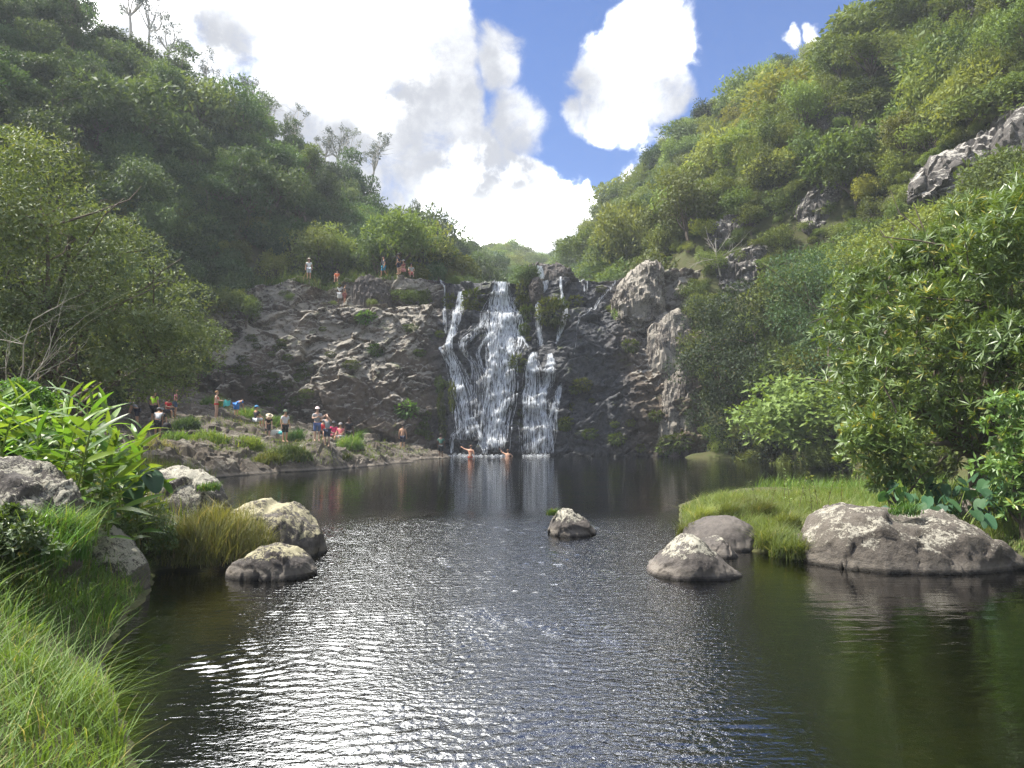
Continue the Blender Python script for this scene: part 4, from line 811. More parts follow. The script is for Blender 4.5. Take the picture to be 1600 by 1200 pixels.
bare('bare_bush', W(496, 400, Yd - 2), [W(490, 368, Yd - 2), W(505, 372, Yd - 2), W(478, 376, Yd - 2)], .1, 'greyish leafless bush among trees above the cliff ledge', 404, cat='bush')

# ------------------------------------------------------------------ grasses
def grass(mb, P, r, h, wd, lean=.35, tint=None, segs=3, wind=(0.02, 0, 0)):
    n = len(P); cl = vnoise(P * np.array([2.6, 2.6, 1]), 91); cl2 = vnoise(P * np.array([1.1, 1.1, 1]) + 5, 92)
    hh = h * (.35 + .8 * r.random(n) ** 1.3) * (1 + .65 * cl + .40 * cl2); ph = r.random(n) * 6.283 * .55 + 6.283 * (vnoise(P * np.array([1.7, 1.7, 1]), 93) + .3 * r.random(n)); d = np.stack([np.cos(ph), np.sin(ph), np.zeros(n)], 1); ln = (lean * (.15 + 1.7 * r.random(n) ** 1.5))[:, None]
    if tint is None: tint = np.clip(.42 + .22 * cl2 + .55 * (r.random(n) - .5), 0, .94)
    side = np.stack([-np.sin(ph + r.normal(0, .6, n)), np.cos(ph), np.zeros(n)], 1); tint = np.where(r.random(n) < .05, 1.0, tint)
    S = np.linspace(0, 1, segs + 1); rows = []
    for s in S:
        c = P + np.stack([np.zeros(n), np.zeros(n), hh * (s - .25 * lean * s * s)], 1) + (d * ln + np.array(wind)) * (hh * s ** 1.8)[:, None]; w_ = wd * (1 - s) ** .7 * (.8 + .4 * r.random(n)) / 2 if s < 1 else np.zeros(n) + .0005; rows.append((c - side * w_[:, None], c + side * w_[:, None]))
    V = np.stack([q for a in rows for q in a], 1).reshape(-1, 3); k = 2 * (segs + 1); i = np.arange(n) * k
    mb.add(V, np.concatenate([np.stack([i + 2 * q, i + 2 * q + 1, i + 2 * q + 3, i + 2 * q + 2], 1) for q in range(segs)]), np.tile(tint, segs))
def grass_obj(name, label, P, r, mk, h, wd, lean=.35, group=None, kind='stuff', cat=None, **kw):
    mb = MB(); n0 = mb.n
    grass(mb, P, r, h, wd, lean, **kw); o = link(name, mb.mesh(name), mat=M[mk]); tag(o, label, cat, group, kind); return o
def land_pts(r, n, xr, yr, test=None):
    x = r.uniform(*xr, n); y = r.uniform(*yr, n); z = H(x, y); m_ = z > .03
    if test is not None: m_ &= test(x, y, z)
    return np.stack([x, y, z], 1)[m_]
r = np.random.default_rng(21)
grass_obj('bank_grass', 'tall lush green grass on the near bank below the boulders', land_pts(r, 8000, (-4.8, -2.25), (2.6, 6.2)), r, 'grass_lush', .27, .010, .9)
grass_obj('bank_grass', 'bright long grass between mottled boulder and ginger', land_pts(r, 14000, (-7.5, -3.4), (6.4, 11.0)), r, 'grass_lush', .30, .012, .8)
grass_obj('tall_grass', 'sparse taller arching blades and stalks over the near bank', land_pts(r, 700, (-4.8, -2.3), (2.6, 6.2)), r, 'grass_lush', .5, .007, 1.0, segs=5)
grass_obj('tall_grass', 'straw-coloured dead blades mixed into the bank grass', land_pts(r, 1500, (-7.0, -1.9), (2.6, 10)), r, 'grass_dry', .42, .008, 1.1, segs=4)
grass_obj('meadow_grass', 'rough grass on the bank behind the boulders', land_pts(r, 12000, (-16, -5.5), (11, 30)), r, 'grass', .5, .02, .45)
def shg(x, y, z): q = np.stack([x, y, 0 * x], 1); return (z > .25) & (vnoise(q * .42, 55) + .5 * vnoise(q * 1.3, 56) > .12)
grass_obj('shelf_grass', 'low grass in the hollows of the rocky shelf', land_pts(r, 30000, (-22, -5), (31.5, 52), shg), r, 'grass', .26, .022, .7)
def isl(x, y, z): return shore_sd(x, y) > .03
grass_obj('islet_grass', 'pale green grass covering the islet beside the largest boulder', land_pts(r, 34000, (2.6, 9.5), (12.2, 20.), isl), r, 'grass_pale', .27, .011, .8)
grass_obj('bank_grass', 'grass under the tall narrow-leaved tree', land_pts(r, 9000, (7.5, 14), (10, 24), isl), r, 'grass', .4, .016, .5)
for q, (u, v, Yd) in enumerate([(1075, 815, 14.6), (1100, 800, 15.6), (1140, 800, 15.4), (1200, 845, 13.2), (1225, 855, 12.6), (1250, 850, 12.4), (1190, 800, 15.2), (1285, 830, 13), (1330, 800, 14.6), (1230, 815, 14), (1160, 785, 16.2)]):
    c = W(u, v, Yd); rr_ = np.random.default_rng(60 + q); n = 700; d = rvec(n, rr_); d[:, 2] = np.abs(d[:, 2]); mb = MB(); grass(mb, d * np.array([.28, .25, .14]) * rr_.random((n, 1)), rr_, .46, .012, .95); o = link('grass_tuft', mb.mesh('grass_tuft'), mat=M['grass_pale'], loc=(c[0], c[1], max(.02, H([c[0]], [c[1]])[0]) - .02)); tag(o, 'pale arching grass tuft on the islet', 'grass tuft', 'grass tufts on the islet')
def weed(c, hgt, seed, label):
    r_ = np.random.default_rng(seed); e = empty('weed', c); tag(e, label, 'weed', 'weeds on the islet'); tb = MB(); lb = MB(); s_ = np.linspace(0, 1, 7); pts = np.stack([r_.normal(0, .12) * s_ ** 1.5, r_.normal(0, .1) * s_ ** 1.5, hgt * s_], 1); tube(tb, pts, np.linspace(.006, .003, 7), 4)
    n = 26; f = r_.uniform(.25, 1, n); P_ = np.stack([np.interp(f, s_, pts[:, k]) for k in range(3)], 1); leaf_cards(lb, P_, rvec(n, r_) * np.array([1, 1, .3]) + np.array([0, 0, .2]), np.tile([0, 0, 1.], (n, 1)), .085, .045, r_.random(n) * .9); link('stem', tb.mesh('stem', True), e, M['bark']); link('leaves', lb.mesh('leaves'), e, M['grass_pale'])['kind'] = 'stuff'
for q, (u, Yd) in enumerate([(1200, 15.5), (1222, 15.8), (1245, 15.4), (1258, 16), (1275, 15.6), (1290, 16.2), (1182, 16), (1310, 15.8), (1232, 14.8), (1265, 14.9)]): c = ground_at(u, Yd); weed(c, .55 + .45 * ((q * 37) % 10) / 10, 80 + q, 'thin leafy weed standing above the islet grass')
# round grassy clump between the boulders
mb = MB(); c0 = np.array([-4.75, 12.0, 0.05]); n = 9000; dd = rvec(n, r); dd[:, 2] = np.abs(dd[:, 2]); Pc = c0 + dd * np.array([.98, .75, .78]) * (.55 + .45 * r.random((n, 1)))
grass(mb, Pc, r, .30, .010, .7, tint=np.clip(.2 + .5 * r.random(n) + .25 * (dd[:, 2] - .4), 0, .94)); e = link('grass_clump', mb.mesh('grass_clump'), mat=M['grass_dry']); tag(e, 'rounded clump of fine green and straw-coloured grass between boulders', 'grass clump')
# grass and herbs on the shelf and along its edge
def tuft(u, v, Yd, rad, n, mk, h, label, cat='grass tuft', group=None, name='grass_tuft', flat=.6, wd=.02):
    c = W(u, v, Yd); r_ = np.random.default_rng(int(u * 7 + v)); d = rvec(n, r_); d[:, 2] = np.abs(d[:, 2]); P_ = d * rad * np.array([1, .8, flat]) * (.4 + .6 * r_.random((n, 1))); mb = MB(); grass(mb, P_, r_, h, wd, .7); o = link(name, mb.mesh(name), mat=M[mk], loc=(c[0], c[1], c[2])); tag(o, label, cat, group); return o
tuft(452, 722, 37.4, 1.25, 2600, 'moss', .35, 'bright yellow-green fern mound at the pool edge below the shelf', 'fern', name='fern_mound', wd=.05)
tuft(420, 727, 36.6, .9, 1600, 'moss', .35, 'second yellow-green fern mound hugging the mossy rock', 'fern', name='fern_mound', wd=.05)
tuft(532, 722, 40.5, .7, 1000, 'moss', .28, 'small green fern mound on the pool edge under the standing pair', 'fern', name='fern_mound', wd=.04)
tuft(545, 704, 43, .9, 1500, 'grass_lush', .55, 'grass tuft on the shelf at the feet of the person in black', wd=.03)
tuft(460, 690, 41.5, .6, 900, 'grass_lush', .5, 'grass tuft on the shelf beside the person in white tee', wd=.03)
tuft(290, 672, 39.5, .8, 1500, 'leaf_dark', .4, 'dark herb clump under the sloping shelf rock', 'herb', name='herb_clump', wd=.06)
tuft(275, 700, 38, 1.1, 2000, 'grass', .4, 'green herb clump lower down the shelf', 'herb', name='herb_clump', wd=.05)
tuft(325, 702, 37.5, 1.3, 2400, 'grass', .4, 'wide herb clump spreading over the shelf front', 'herb', name='herb_clump', wd=.05)
tuft(385, 705, 37.8, 1.0, 1600, 'grass', .4, 'herb clump beside the pale rock on the shelf', 'herb', name='herb_clump', wd=.05)
tuft(300, 735, 34.5, 1.2, 2000, 'grass_dry', .4, 'straw-tinged herb clump at the shelf water edge', 'herb', name='herb_clump', wd=.04)
tuft(235, 720, 33, 1.3, 2000, 'grass_dry', .5, 'dry brownish grass tuft behind the ginger', wd=.03)
tuft(330, 640, 49, 1.0, 1500, 'grass', .5, 'grass tuft behind the person in red swimwear', wd=.04)
tuft(385, 658, 48.5, .9, 1500, 'grass_lush', .5, 'bright leafy tuft behind the person in blue cap', 'herb', name='herb_clump', wd=.07)
tuft(430, 668, 49.5, .8, 1000, 'grass_lush', .5, 'leafy tuft at the cliff foot behind the straw hat', 'herb', name='herb_clump', wd=.06)
tuft(862, 806, 15.3, .12, 200, 'grass_lush', .16, 'green tuft growing on the lone small pool rock', wd=.014)
tuft(1415, 806, 12.2, .28, 420, 'grass_lush', .14, 'yellow-green creeping tuft in the dip of the largest boulder', wd=.02)
tuft(325, 768, 14.6, .22, 260, 'grass_lush', .16, 'small green tuft on the grey speckled boulder', wd=.02)
for u_, v_, y_ in ((5, 862, 7.3), (40, 858, 7.4), (78, 852, 7.6), (108, 848, 7.8), (95, 880, 7.5), (60, 890, 7.2)): tuft(u_, v_, y_, .30, 420, 'grass_lush', .34, 'lush grass tuft in front of the white-streaked boulder', group='tufts below the streaked boulder', wd=.012)
tuft(560, 688, 47, .35, 200, 'grass_lush', .7, 'single upright grass tuft near the shirtless bather', wd=.03)
# ferny growth on the cliff: each cushion a plant of its own
mosses = []
def moss_mesh(seed, n=240):
    r_ = np.random.default_rng(seed); mb = MB(); d = rvec(n, r_); d[:, 1] = -np.abs(d[:, 1]); P_ = d * np.array([.5, .28, .32]) * (.5 + .5 * r_.random((n, 1))); leaf_cards(mb, P_, d + rvec(n, r_) * .5 + np.array([0, -.2, -.3]), d + np.array([0, 0, .5]), .2, .09, np.clip(r_.random(n), 0, .94)); return mb.mesh('moss_cushion')
mm = [with_mat(moss_mesh(500 + i), M['moss']) for i in range(4)]; mg = [with_mat(moss_mesh(520 + i), M['grass_lush']) for i in range(2)]
def cliff_plant(u, v, s, label, green=False, sx=1., sz=1.):
    x, ww = cliff_param(u, v); p = cliff_pt(np.array([x]), np.array([ww]))[0]; ms = mg if green else mm; o = link('cliff_fern', ms[int(u + v) % len(ms)], loc=(p[0], p[1] - .08, p[2])); o.scale = (s * sx, s, s * sz); o.rotation_euler = (0, 0, random.uniform(-.4, .4)); tag(o, label, 'fern', 'ferns on the cliff'); return o
LF, WF = 'ferny cushion growing on the dry lichened cliff face', 'ferny cushion growing on the wet rock between the streams'
for (u, v, s) in [(362, 523, 1.1), (393, 528, .9), (402, 540, .7), (440, 535, .9), (438, 543, 1), (425, 552, .6), (450, 558, .8), (375, 575, 1.5), (383, 578, 1.2), (413, 584, .9), (428, 586, .8), (470, 570, 1), (475, 583, 1.2), (462, 590, 1), (405, 610, 1.4), (430, 618, 1.3), (450, 600, .8), (465, 625, 1.2), (415, 630, 1.2), (445, 640, 1.3), (515, 553, .7), (505, 515, .6), (550, 570, 1.2), (655, 552, .9), (642, 512, 1), (640, 410 + 60, 1), (575, 494, 1.1), (425, 604, 1.2), (480, 615, 1.1), (380, 560, .8), (690, 600, 1), (630, 650, .6)]: cliff_plant(u, v, s * .85, LF, sx=1.3)
for (u, v, s, g_) in [(635, 640, 2.0, 1), (572, 497, 1.5, 1), (590, 548, 1.3, 1), (655, 668, 1.3, 0), (668, 680, 1, 0), (665, 650, 1, 0)]: cliff_plant(u, v, s, 'leafier bright green plant rooted in a cliff crevice', bool(g_))
for (u, v, s, sz) in [(690, 635, 1.1, 2.6), (693, 665, 1.1, 2.6), (686, 600, 1.2, 1.6), (707, 620, 1.0, 3.2), (665, 670, 1, 1.5)]: cliff_plant(u, v, s, 'tall hanging moss strip beside the slim stream on the dry side', False, .6, sz)
for (u, v, s, sz) in [(740, 470, 1.9, 1.5), (735, 482, 1.6, 1.2), (703, 472, 1.2, 1.6), (665, 465, 1.4, 1.3), (820, 475, 1.5, 1.8), (822, 455, 1.6, 1.6), (825, 490, 1.3, 1.5), (858, 482, 2.0, 1.3), (868, 492, 2.0, 1.4), (852, 495, 1.5, 1.3), (875, 478, 1.4, 1.2), (819, 515, .9, 1.6), (809, 568, 1.5, 1.3), (826, 530, .5, 1), (687, 522, .8, 1), (815, 645, .8, 1), (819, 605, .6, 1), (898, 470, 1.2, 1), (938, 452, .8, 1)]: cliff_plant(u, v, s, WF, False, 1, sz)
for (u, v, s) in [(983, 540, 1.4), (910, 600, 1.4), (890, 640, 1.4), (884, 660, 1.2), (922, 678, 1.2), (898, 608, 1), (965, 685, 1.3), (960, 663, .7), (1025, 650, 1.2), (1045, 690, 1.8), (1060, 690, 2.), (985, 660, .8), (880, 665, 1.2), (925, 626, .5), (1000, 700, .9), (1040, 700, 1.6)]: cliff_plant(u, v, s, 'ferny tuft on the brown cliff below the pale buttress')
# bushes and grass on the ledges and on the lip of the falls
def lip_bush(u, v, s, mk, label, cat='bush', group=None, sz=.8, name='lip_bush'):
    x, ww = cliff_param(u, v); p = cliff_pt(np.array([x]), np.array([ww]))[0]; return plant_tree(name, 'shrub', int(u) % 3, mk, (p[0], p[1] + .1, p[2] - .25), s, u * 1.3, label, cat, group, sz)
for (u, v, s) in [(600, 472, .55), (622, 470, .62), (645, 468, .62), (660, 470, .45), (580, 476, .35), (455, 466, .35), (448, 464, .4), (520, 476, .25)]: lip_bush(u, v, s, 'leaf_light_green', 'low yellow-green bush along the cliff ledge', 'bush', 'bushes along the ledge')
for (u, v, s) in [(818, 446, .7), (826, 440, .6), (812, 452, .5)]: lip_bush(u, v, s, 'leaf_shade', 'green bush on the lip between the two halves of the falls', 'bush', 'bushes on the fall lip', 1.1)
for (u, v, s) in [(985, 492, .7), (1000, 500, .8), (968, 498, .5), (1010, 470, .5), (955, 488, .4)]: lip_bush(u, v, s, 'leaf_light_green', 'bright bush below the huge pale rock beside the falls', 'bush', 'bushes below the pale rock')
r = np.random.default_rng(33); k_ = 0
for q in range(46):
    x = r.uniform(-24, 11); y = r.uniform(63.5, 70); 
    if -2.5 < x < 9 and y < 69: continue
    z = max(cliff_pt(np.array([x]), np.array([.97]))[0][2] - .3, land_h([x], [y])[0]); 
    kd_, mk_ = ('shrub' if r.random() < .6 else 'dense'), ('leaf_light_green' if r.random() < .5 else 'leaf_shade'); sz_ = (.75 if x < -6 else .5) + .4 * r.random()
    plant_tree('terrace_bush', kd_, int(r.integers(3)), mk_, (x, y, z), sz_, r.random() * 6, '%s %s %s bush %s' % ('big' if sz_ > .95 else 'small' if sz_ < .75 else 'mid-sized', 'low rounded' if kd_ == 'shrub' else 'tall domed', 'light green' if mk_ == 'leaf_light_green' else 'deep green', 'behind the crest of the falls' if x > -6 else 'on the terrace by the seated pair' if x > -14 else 'on the terrace above the lichened cliff'), 'bush', 'bushes on the upper terrace')
cpf = CP.reshape(-1, 3)
for q in range(34):
    x = r.uniform(-30, -20.5); y = r.uniform(52, 63); nb_ = np.hypot(cpf[:, 0] - x, cpf[:, 1] - y) < .3; z = max(land_h([x], [y])[0], cpf[nb_, 2].max() if nb_.any() else -9)
    if z < 8: continue
    plant_tree('terrace_bush', 'shrub', int(r.integers(3)), 'leaf_light_green' if q % 3 else 'leaf_yellow', (x, y, z - .2), .55 + .45 * r.random(), r.random() * 6, '%s bush %s at the wooded end of the cliff' % ('light green' if q % 3 else 'yellow-tinged', 'high up' if z > 16 else 'low down' if z < 12.5 else 'level with the ledge'), 'bush', 'bushes at the wooded cliff end')
xg = r.uniform(-23, -9.5, 5200); yg = r.uniform(60.5, 64, 5200); zg = land_h(xg, yg); top_ = np.interp(xg, cxs, CP[:, int(.93 * nw), 2]); Pg = np.stack([xg, yg, np.maximum(zg, top_)], 1)
m_ = (vnoise(Pg * .45, 77) > -.05); grass_obj('terrace_grass', 'yellowish long grass on the terrace edge above the cliff', Pg[m_], r, 'grass', .9, .04, .5)
# spiky rosette plant on the terrace
def rosette(name, base, n, L, wd, mk, label, seed):
    r_ = np.random.default_rng(seed); e = empty(name, base); tag(e, label, 'palm'); tb = MB(); tube(tb, np.array([[0, 0, -.3], [0, 0, .5], [0, 0, 1.1]]), [.16, .14, .12], 8); link('trunk', tb.mesh('trunk', True), e, M['bark'])
    mb = MB(); segs = 6; s = np.linspace(0, 1, segs + 1); c = np.stack([L * s, 0 * s, L * (.25 * s - .45 * s ** 2.6)], 1); w_ = wd * np.sin(np.clip(s * .9 + .1, 0, 1) * np.pi) ** .6 / 2 + .002; V = np.empty((2 * (segs + 1), 3)); V[0::2] = c + np.stack([0 * s, -w_, .25 * w_], 1); V[1::2] = c + np.stack([0 * s, w_, .25 * w_], 1); i = np.arange(segs) * 2; mb.add(V, np.stack([i, i + 1, i + 3, i + 2], 1), .6); me = mb.mesh('leaf', True)
    for k in range(n):
        o = link('leaf', me, e, M[mk]); o.location = (0, 0, 1.1); o.rotation_euler = (r_.normal(0, .2), -r_.uniform(-.1, 1.25), k * 2.399); sc_ = .8 + .35 * r_.random(); o.scale = (sc_,) * 3
rosette('spiky_palm', W(655, 418, 66), 34, 2.5, .22, 'leaf_gum', 'grey-green spiky palm-like rosette on the terrace behind the ledge walkers', 5)

# ------------------------------------------------------------------ ginger and taro: each large leaf is a part
def blade_mesh(name, L, wd, bend, fold=.25, segs=7):
    s = np.linspace(0, 1, segs + 1); w_ = wd * np.sin(np.clip(s ** .8, 0, 1) * np.pi) ** .75 / 2 + .001; cx = L * s; cz = bend * L * (-s ** 2); V = np.concatenate([np.stack([cx, -w_, cz + fold * w_], 1), np.stack([cx, 0 * s, cz], 1), np.stack([cx, w_, cz + fold * w_], 1)]); n = segs + 1; i = np.arange(segs)
    mb = MB(); mb.add(V, np.concatenate([np.stack([i, i + n, i + n + 1, i + 1], 1), np.stack([i + n, i + 2 * n, i + 2 * n + 1, i + n + 1], 1)]), .55); return mb.mesh(name, True)
ging = [blade_mesh('leaf', .55, .085, b) for b in (.10, .28, .5)]; GM = M['leaf_ginger']
stem_m = plain('ginger_stem', (.16, .22, .04), .5)
def ginger(base, hgt, lean, seed, label, k=16):
    r_ = np.random.default_rng(seed); e = empty('ginger_plant', base); tag(e, label, 'ginger plant', 'ginger plants on the bank'); tb = MB(); s = np.linspace(0, 1, 8); pts = np.stack([lean[0] * s ** 1.6, lean[1] * s ** 1.6, hgt * s - .1], 1); tube(tb, pts, np.linspace(.018, .008, 8), 6); link('stem', tb.mesh('stem', True), e, stem_m); ph = r_.random() * 6.28
    for q in range(k):
        f = .22 + .78 * q / (k - 1); p = np.array([np.interp(f, s, pts[:, a]) for a in range(3)]); o = link('leaf', ging[r_.integers(3)], e, GM); o.location = p; o.rotation_euler = (r_.normal(0, .45), -(.25 + .75 * f) * (.5 + .6 * r_.random()) , ph + (q % 2) * math.pi + r_.normal(0, .35)); sc_ = (.5 + .55 * math.sin(f * 2.6)) * (.75 + .45 * r_.random()); o.scale = (sc_, sc_ * (.9 + .4 * r_.random()), sc_)
GL = 'bright ginger plant with long pointed leaves in the bank thicket'
r = np.random.default_rng(8)
for q, (u, v, Yd) in enumerate([(20, 790, 9.6), (45, 740, 10.4), (80, 790, 9.4), (110, 800, 9.2), (118, 760, 10.2), (150, 800, 9.6), (170, 790, 9.8), (200, 790, 10.4), (60, 770, 9.9), (10, 740, 10.8), (135, 770, 10.6), (90, 740, 11), (30, 700, 11.5), (160, 750, 11), (185, 760, 10.9), (-15, 760, 9.4), (-30, 720, 10.5), (70, 700, 11.8), (205, 770, 10.9), (120, 720, 11.8), (140, 740, 11.4), (0, 690, 12), (210, 740, 11.6), (100, 690, 12.4), (50, 670, 12.8), (180, 720, 12), (150, 700, 12.6), (0, 660, 13), (85, 770, 10.2), (125, 790, 9.9), (190, 745, 12.2), (220, 760, 11.4), (60, 800, 9.2), (30, 760, 10.1)]):
    c = W(u, v, Yd); c[2] = min(c[2], H([c[0]], [c[1]])[0] + .05); hgt = (1.35 + .5 * r.random()); ginger(c, hgt, (r.normal(.12, .2), r.normal(-.1, .12)), 900 + q, 'bright ginger plant with long pointed leaves ' + ('above the white-streaked boulder' if u < 75 and Yd < 10.5 else 'deep inside the bank thicket' if Yd > 11.2 else 'at the thicket end beside the blue-green taro' if u > 160 else 'in front of the thicket above the mottled boulder'))
def heart_mesh(L):
    th = np.linspace(0, 2 * np.pi, 24, endpoint=False); x = L * (.42 - .58 * np.cos(th) * (1 - .0)) ; rr = np.abs(np.sin(th)) ** .8 * (.62 - .22 * (x / L)); y = np.sign(np.sin(th)) * rr * L * .72; x = x + L * .12 * (np.abs(th - 0) < .01); z = -.25 * L * (x / L) ** 2 + .12 * np.abs(y)
    V = np.concatenate([np.array([[.02 * L, 0, 0]]), np.stack([x, y, z], 1)]); i = np.arange(24); mb = MB(); mb.add(V, np.stack([np.zeros(24, int), 1 + i, 1 + (i + 1) % 24], 1), .5); return mb.mesh('leaf', True)
heart = heart_mesh(.42)
def taro(base, k, hgt, seed, label, group=None, s=1.0):
    r_ = np.random.default_rng(seed); e = empty('taro_plant', base); tag(e, label, 'taro plant', group)
    for q in range(k):
        a = q / k * 6.28 + r_.random(); hh = hgt * (.6 + .5 * r_.random()); ou = .18 + .25 * r_.random(); tip = np.array([math.cos(a) * ou, math.sin(a) * ou, hh]); tb = MB(); ss = np.linspace(0, 1, 5)[:, None]; tube(tb, tip * ss * np.array([1, 1, 1]) + np.array([0, 0, -.1]) * (1 - ss) - np.array([tip[0], tip[1], 0]) * .25 * np.sin(ss * np.pi), np.linspace(.014, .007, 5), 5); st_ = link('stalk', tb.mesh('stalk', True), e, stem_m)
        o = link('leaf', heart, st_, M['leaf_taro']); o.location = tip; o.rotation_euler = (r_.normal(0, .3), .35 + .6 * r_.random(), a + r_.normal(0, .3)); sc_ = s * (.7 + .5 * r_.random()); o.scale = (sc_,) * 3
TL = 'dark green taro plant with heart-shaped leaves behind the largest boulder'
for q in range(30):
    u = 1410 + 210 * r.random(); Yd = 13.3 + 2.2 * r.random(); c = ground_at(u, Yd); taro(c, 7, .80, 700 + q, TL if Yd < 14.4 else 'dark green taro plant with heart-shaped leaves under the tall narrow-leaved tree', 'taro patch behind the boulder', .58)
taro(W(215, 800, 11.2), 6, .62, 760, 'blue-green taro plant at the end of the ginger thicket', None, 1.0)
taro(W(165, 815, 10.6), 4, .3, 761, 'small taro plant low under the ginger stems', None, .7)
near_tree('herb_bush', W(215, 870, 11.8), [(205, 825, 11.9, 30), (235, 815, 12, 32), (195, 855, 11.6, 25), (260, 850, 11.5, 28)], 1500, .06, .018, 'leaf_tree_right', 'fine-leaved green herb bush merging with the rounded grass clump', 313, k=4, r0=.015, cat='shrub')
# leafy herbs at the near left and ferns
near_tree('bank_shrub', W(20, 880, 7.2), [(15, 830, 7.2, 40), (50, 860, 7.0, 40), (-20, 880, 7, 60), (70, 830, 7.6, 28)], 900, .075, .035, 'leaf_tree_right', 'small round-leaved shrub under the white-streaked boulder', 310, k=4, r0=.02, cat='shrub')
near_tree('bank_shrub', W(5, 730, 11), [(20, 690, 11, 50), (-20, 650, 11.5, 60), (40, 640, 12, 45), (-10, 720, 10.8, 50), (75, 680, 11.6, 40), (60, 735, 10.2, 35)], 2200, .10, .045, 'leaf_ginger', 'light green round-leaved shrub mixed with the ginger', 311, k=4, r0=.03, cat='shrub')
near_tree('bank_shrub', W(140, 825, 10), [(150, 815, 10, 25), (120, 830, 9.7, 20), (180, 830, 10.4, 25)], 420, .08, .03, 'leaf_tree_right', 'low leafy herb shrub between ginger and mottled boulder', 312, k=4, r0=.015, cat='shrub')

# ------------------------------------------------------------------ people
SK = {}
def joints(pose, arms, r_):
    """joint positions, facing -Y, feet on z=0"""
    J = dict(pelvis=(0, 0, .93), spine=(0, .01, 1.10), chest=(0, 0, 1.32), neck=(0, 0, 1.46), jaw=(0, -.025, 1.54), head=(0, -.02, 1.63), crown=(0, 0, 1.72))
    for s, n in ((-1, 'l'), (1, 'r')):
        J.update({'hip' + n: (.095 * s, 0, .88), 'knee' + n: (.105 * s, -.02, .48), 'ank' + n: (.11 * s, .03, .08), 'toe' + n: (.125 * s, -.15, .03),
                  'sho' + n: (.175 * s, 0, 1.40), 'elb' + n: (.245 * s, .03, 1.13), 'wri' + n: (.255 * s, -.06, .89), 'hand' + n: (.255 * s, -.085, .81)})
    J = {k: np.array(v, float) for k, v in J.items()}
    up = ['spine', 'chest', 'neck', 'jaw', 'head', 'crown'] + [a + n for a in ('sho', 'elb', 'wri', 'hand') for n in 'lr']
    def arm(n, e, w_, h): J['elb' + n], J['wri' + n], J['hand' + n] = (np.array(q, float) for q in (e, w_, h))
    if arms == 'front':
        for n, s in (('l', -1), ('r', 1)): arm(n, (.25 * s, -.08, 1.17), (.08 * s, -.30, 1.22), (.03 * s, -.34, 1.26))
    elif arms == 'face':
        for n, s in (('l', -1), ('r', 1)): arm(n, (.32 * s, -.16, 1.38), (.13 * s, -.22, 1.60), (.07 * s, -.16, 1.66))
    elif arms == 'hold':
        for n, s in (('l', -1), ('r', 1)): arm(n, (.22 * s, -.10, 1.15), (.14 * s, -.36, 1.12), (.12 * s, -.44, 1.12))
    elif arms == 'reach':
        arm('r', (.30, -.22, 1.30), (.28, -.48, 1.32), (.27, -.57, 1.33))
    elif arms == 'out':
        arm('r', (.42, -.05, 1.52), (.58, -.10, 1.72), (.64, -.12, 1.79)); arm('l', (-.38, -.10, 1.22), (-.30, -.3, 1.1), (-.28, -.38, 1.08))
    elif arms == 'wave':
        arm('r', (.40, -.08, 1.46), (.62, -.12, 1.58), (.70, -.14, 1.63))
    def rot(names, piv, ang):
        c, s_ = math.cos(ang), math.sin(ang)
        for k in names: d = J[k] - piv; J[k] = piv + np.array([d[0], d[1] * c - d[2] * s_, d[1] * s_ + d[2] * c])
    if pose == 'bend': rot(up, J['pelvis'], R(68)); [J.__setitem__(k, J[k]) for k in ()]
    elif pose == 'lean': rot(up, J['pelvis'], R(38))
    if pose in ('bend', 'lean') and arms == 'down':
        for n in 'lr': b = J['sho' + n]; arm(n, b + (0, -.03, -.27), b + (0, -.10, -.50), b + (0, -.12, -.58))
    elif pose == 'walk':
        J['kneel'] += (0, -.14, .02); J['ankl'] += (0, -.20, 0); J['toel'] += (0, -.20, 0); J['kneer'] += (0, .06, 0); J['ankr'] += (0, .26, .03); J['toer'] += (0, .26, .0)
    elif pose == 'sit':
        for k in J: J[k] = J[k] - (0, 0, .79)
        for n, s in (('l', -1), ('r', 1)): J['hip' + n] = np.array((.10 * s, -.02, .12)); J['knee' + n] = np.array((.15 * s, -.36, .44)); J['ank' + n] = np.array((.14 * s, -.50, .07)); J['toe' + n] = np.array((.15 * s, -.66, .03))
        if arms == 'down':
            for n, s in (('l', -1), ('r', 1)): arm(n, (.25 * s, -.12, .36), (.15 * s, -.34, .46), (.11 * s, -.42, .46))
    elif pose == 'rock':      # seated on a knee-high rock
        for k in J: J[k] = J[k] - (0, 0, .46)
        for n, s in (('l', -1), ('r', 1)): J['hip' + n] = np.array((.10 * s, -.03, .44)); J['knee' + n] = np.array((.13 * s, -.42, .47)); J['ank' + n] = np.array((.13 * s, -.44, .08)); J['toe' + n] = np.array((.14 * s, -.62, .03))
        if arms == 'down':
            for n, s in (('l', -1), ('r', 1)): arm(n, (.25 * s, -.08, .68), (.15 * s, -.34, .60), (.11 * s, -.42, .58))
    elif pose == 'swim': rot(up, J['pelvis'], R(14))
    return J
BR = dict(pelvis=.125, spine=.115, chest=.135, neck=.055, jaw=.075, head=.098, crown=.055, hip=.10, knee=.06, ank=.042, toe=.03, sho=.068, elb=.044, wri=.032, hand=.034)
BONES = [('pelvis', 'spine'), ('spine', 'chest'), ('chest', 'neck'), ('neck', 'jaw'), ('jaw', 'head'), ('head', 'crown')] + [q for n in 'lr' for q in (('pelvis', 'hip' + n), ('hip' + n, 'knee' + n), ('knee' + n, 'ank' + n), ('ank' + n, 'toe' + n), ('chest', 'sho' + n), ('sho' + n, 'elb' + n), ('elb' + n, 'wri' + n), ('wri' + n, 'hand' + n))]
def brad(k): return BR[k if k in BR else k[:-1]]
jobs = []
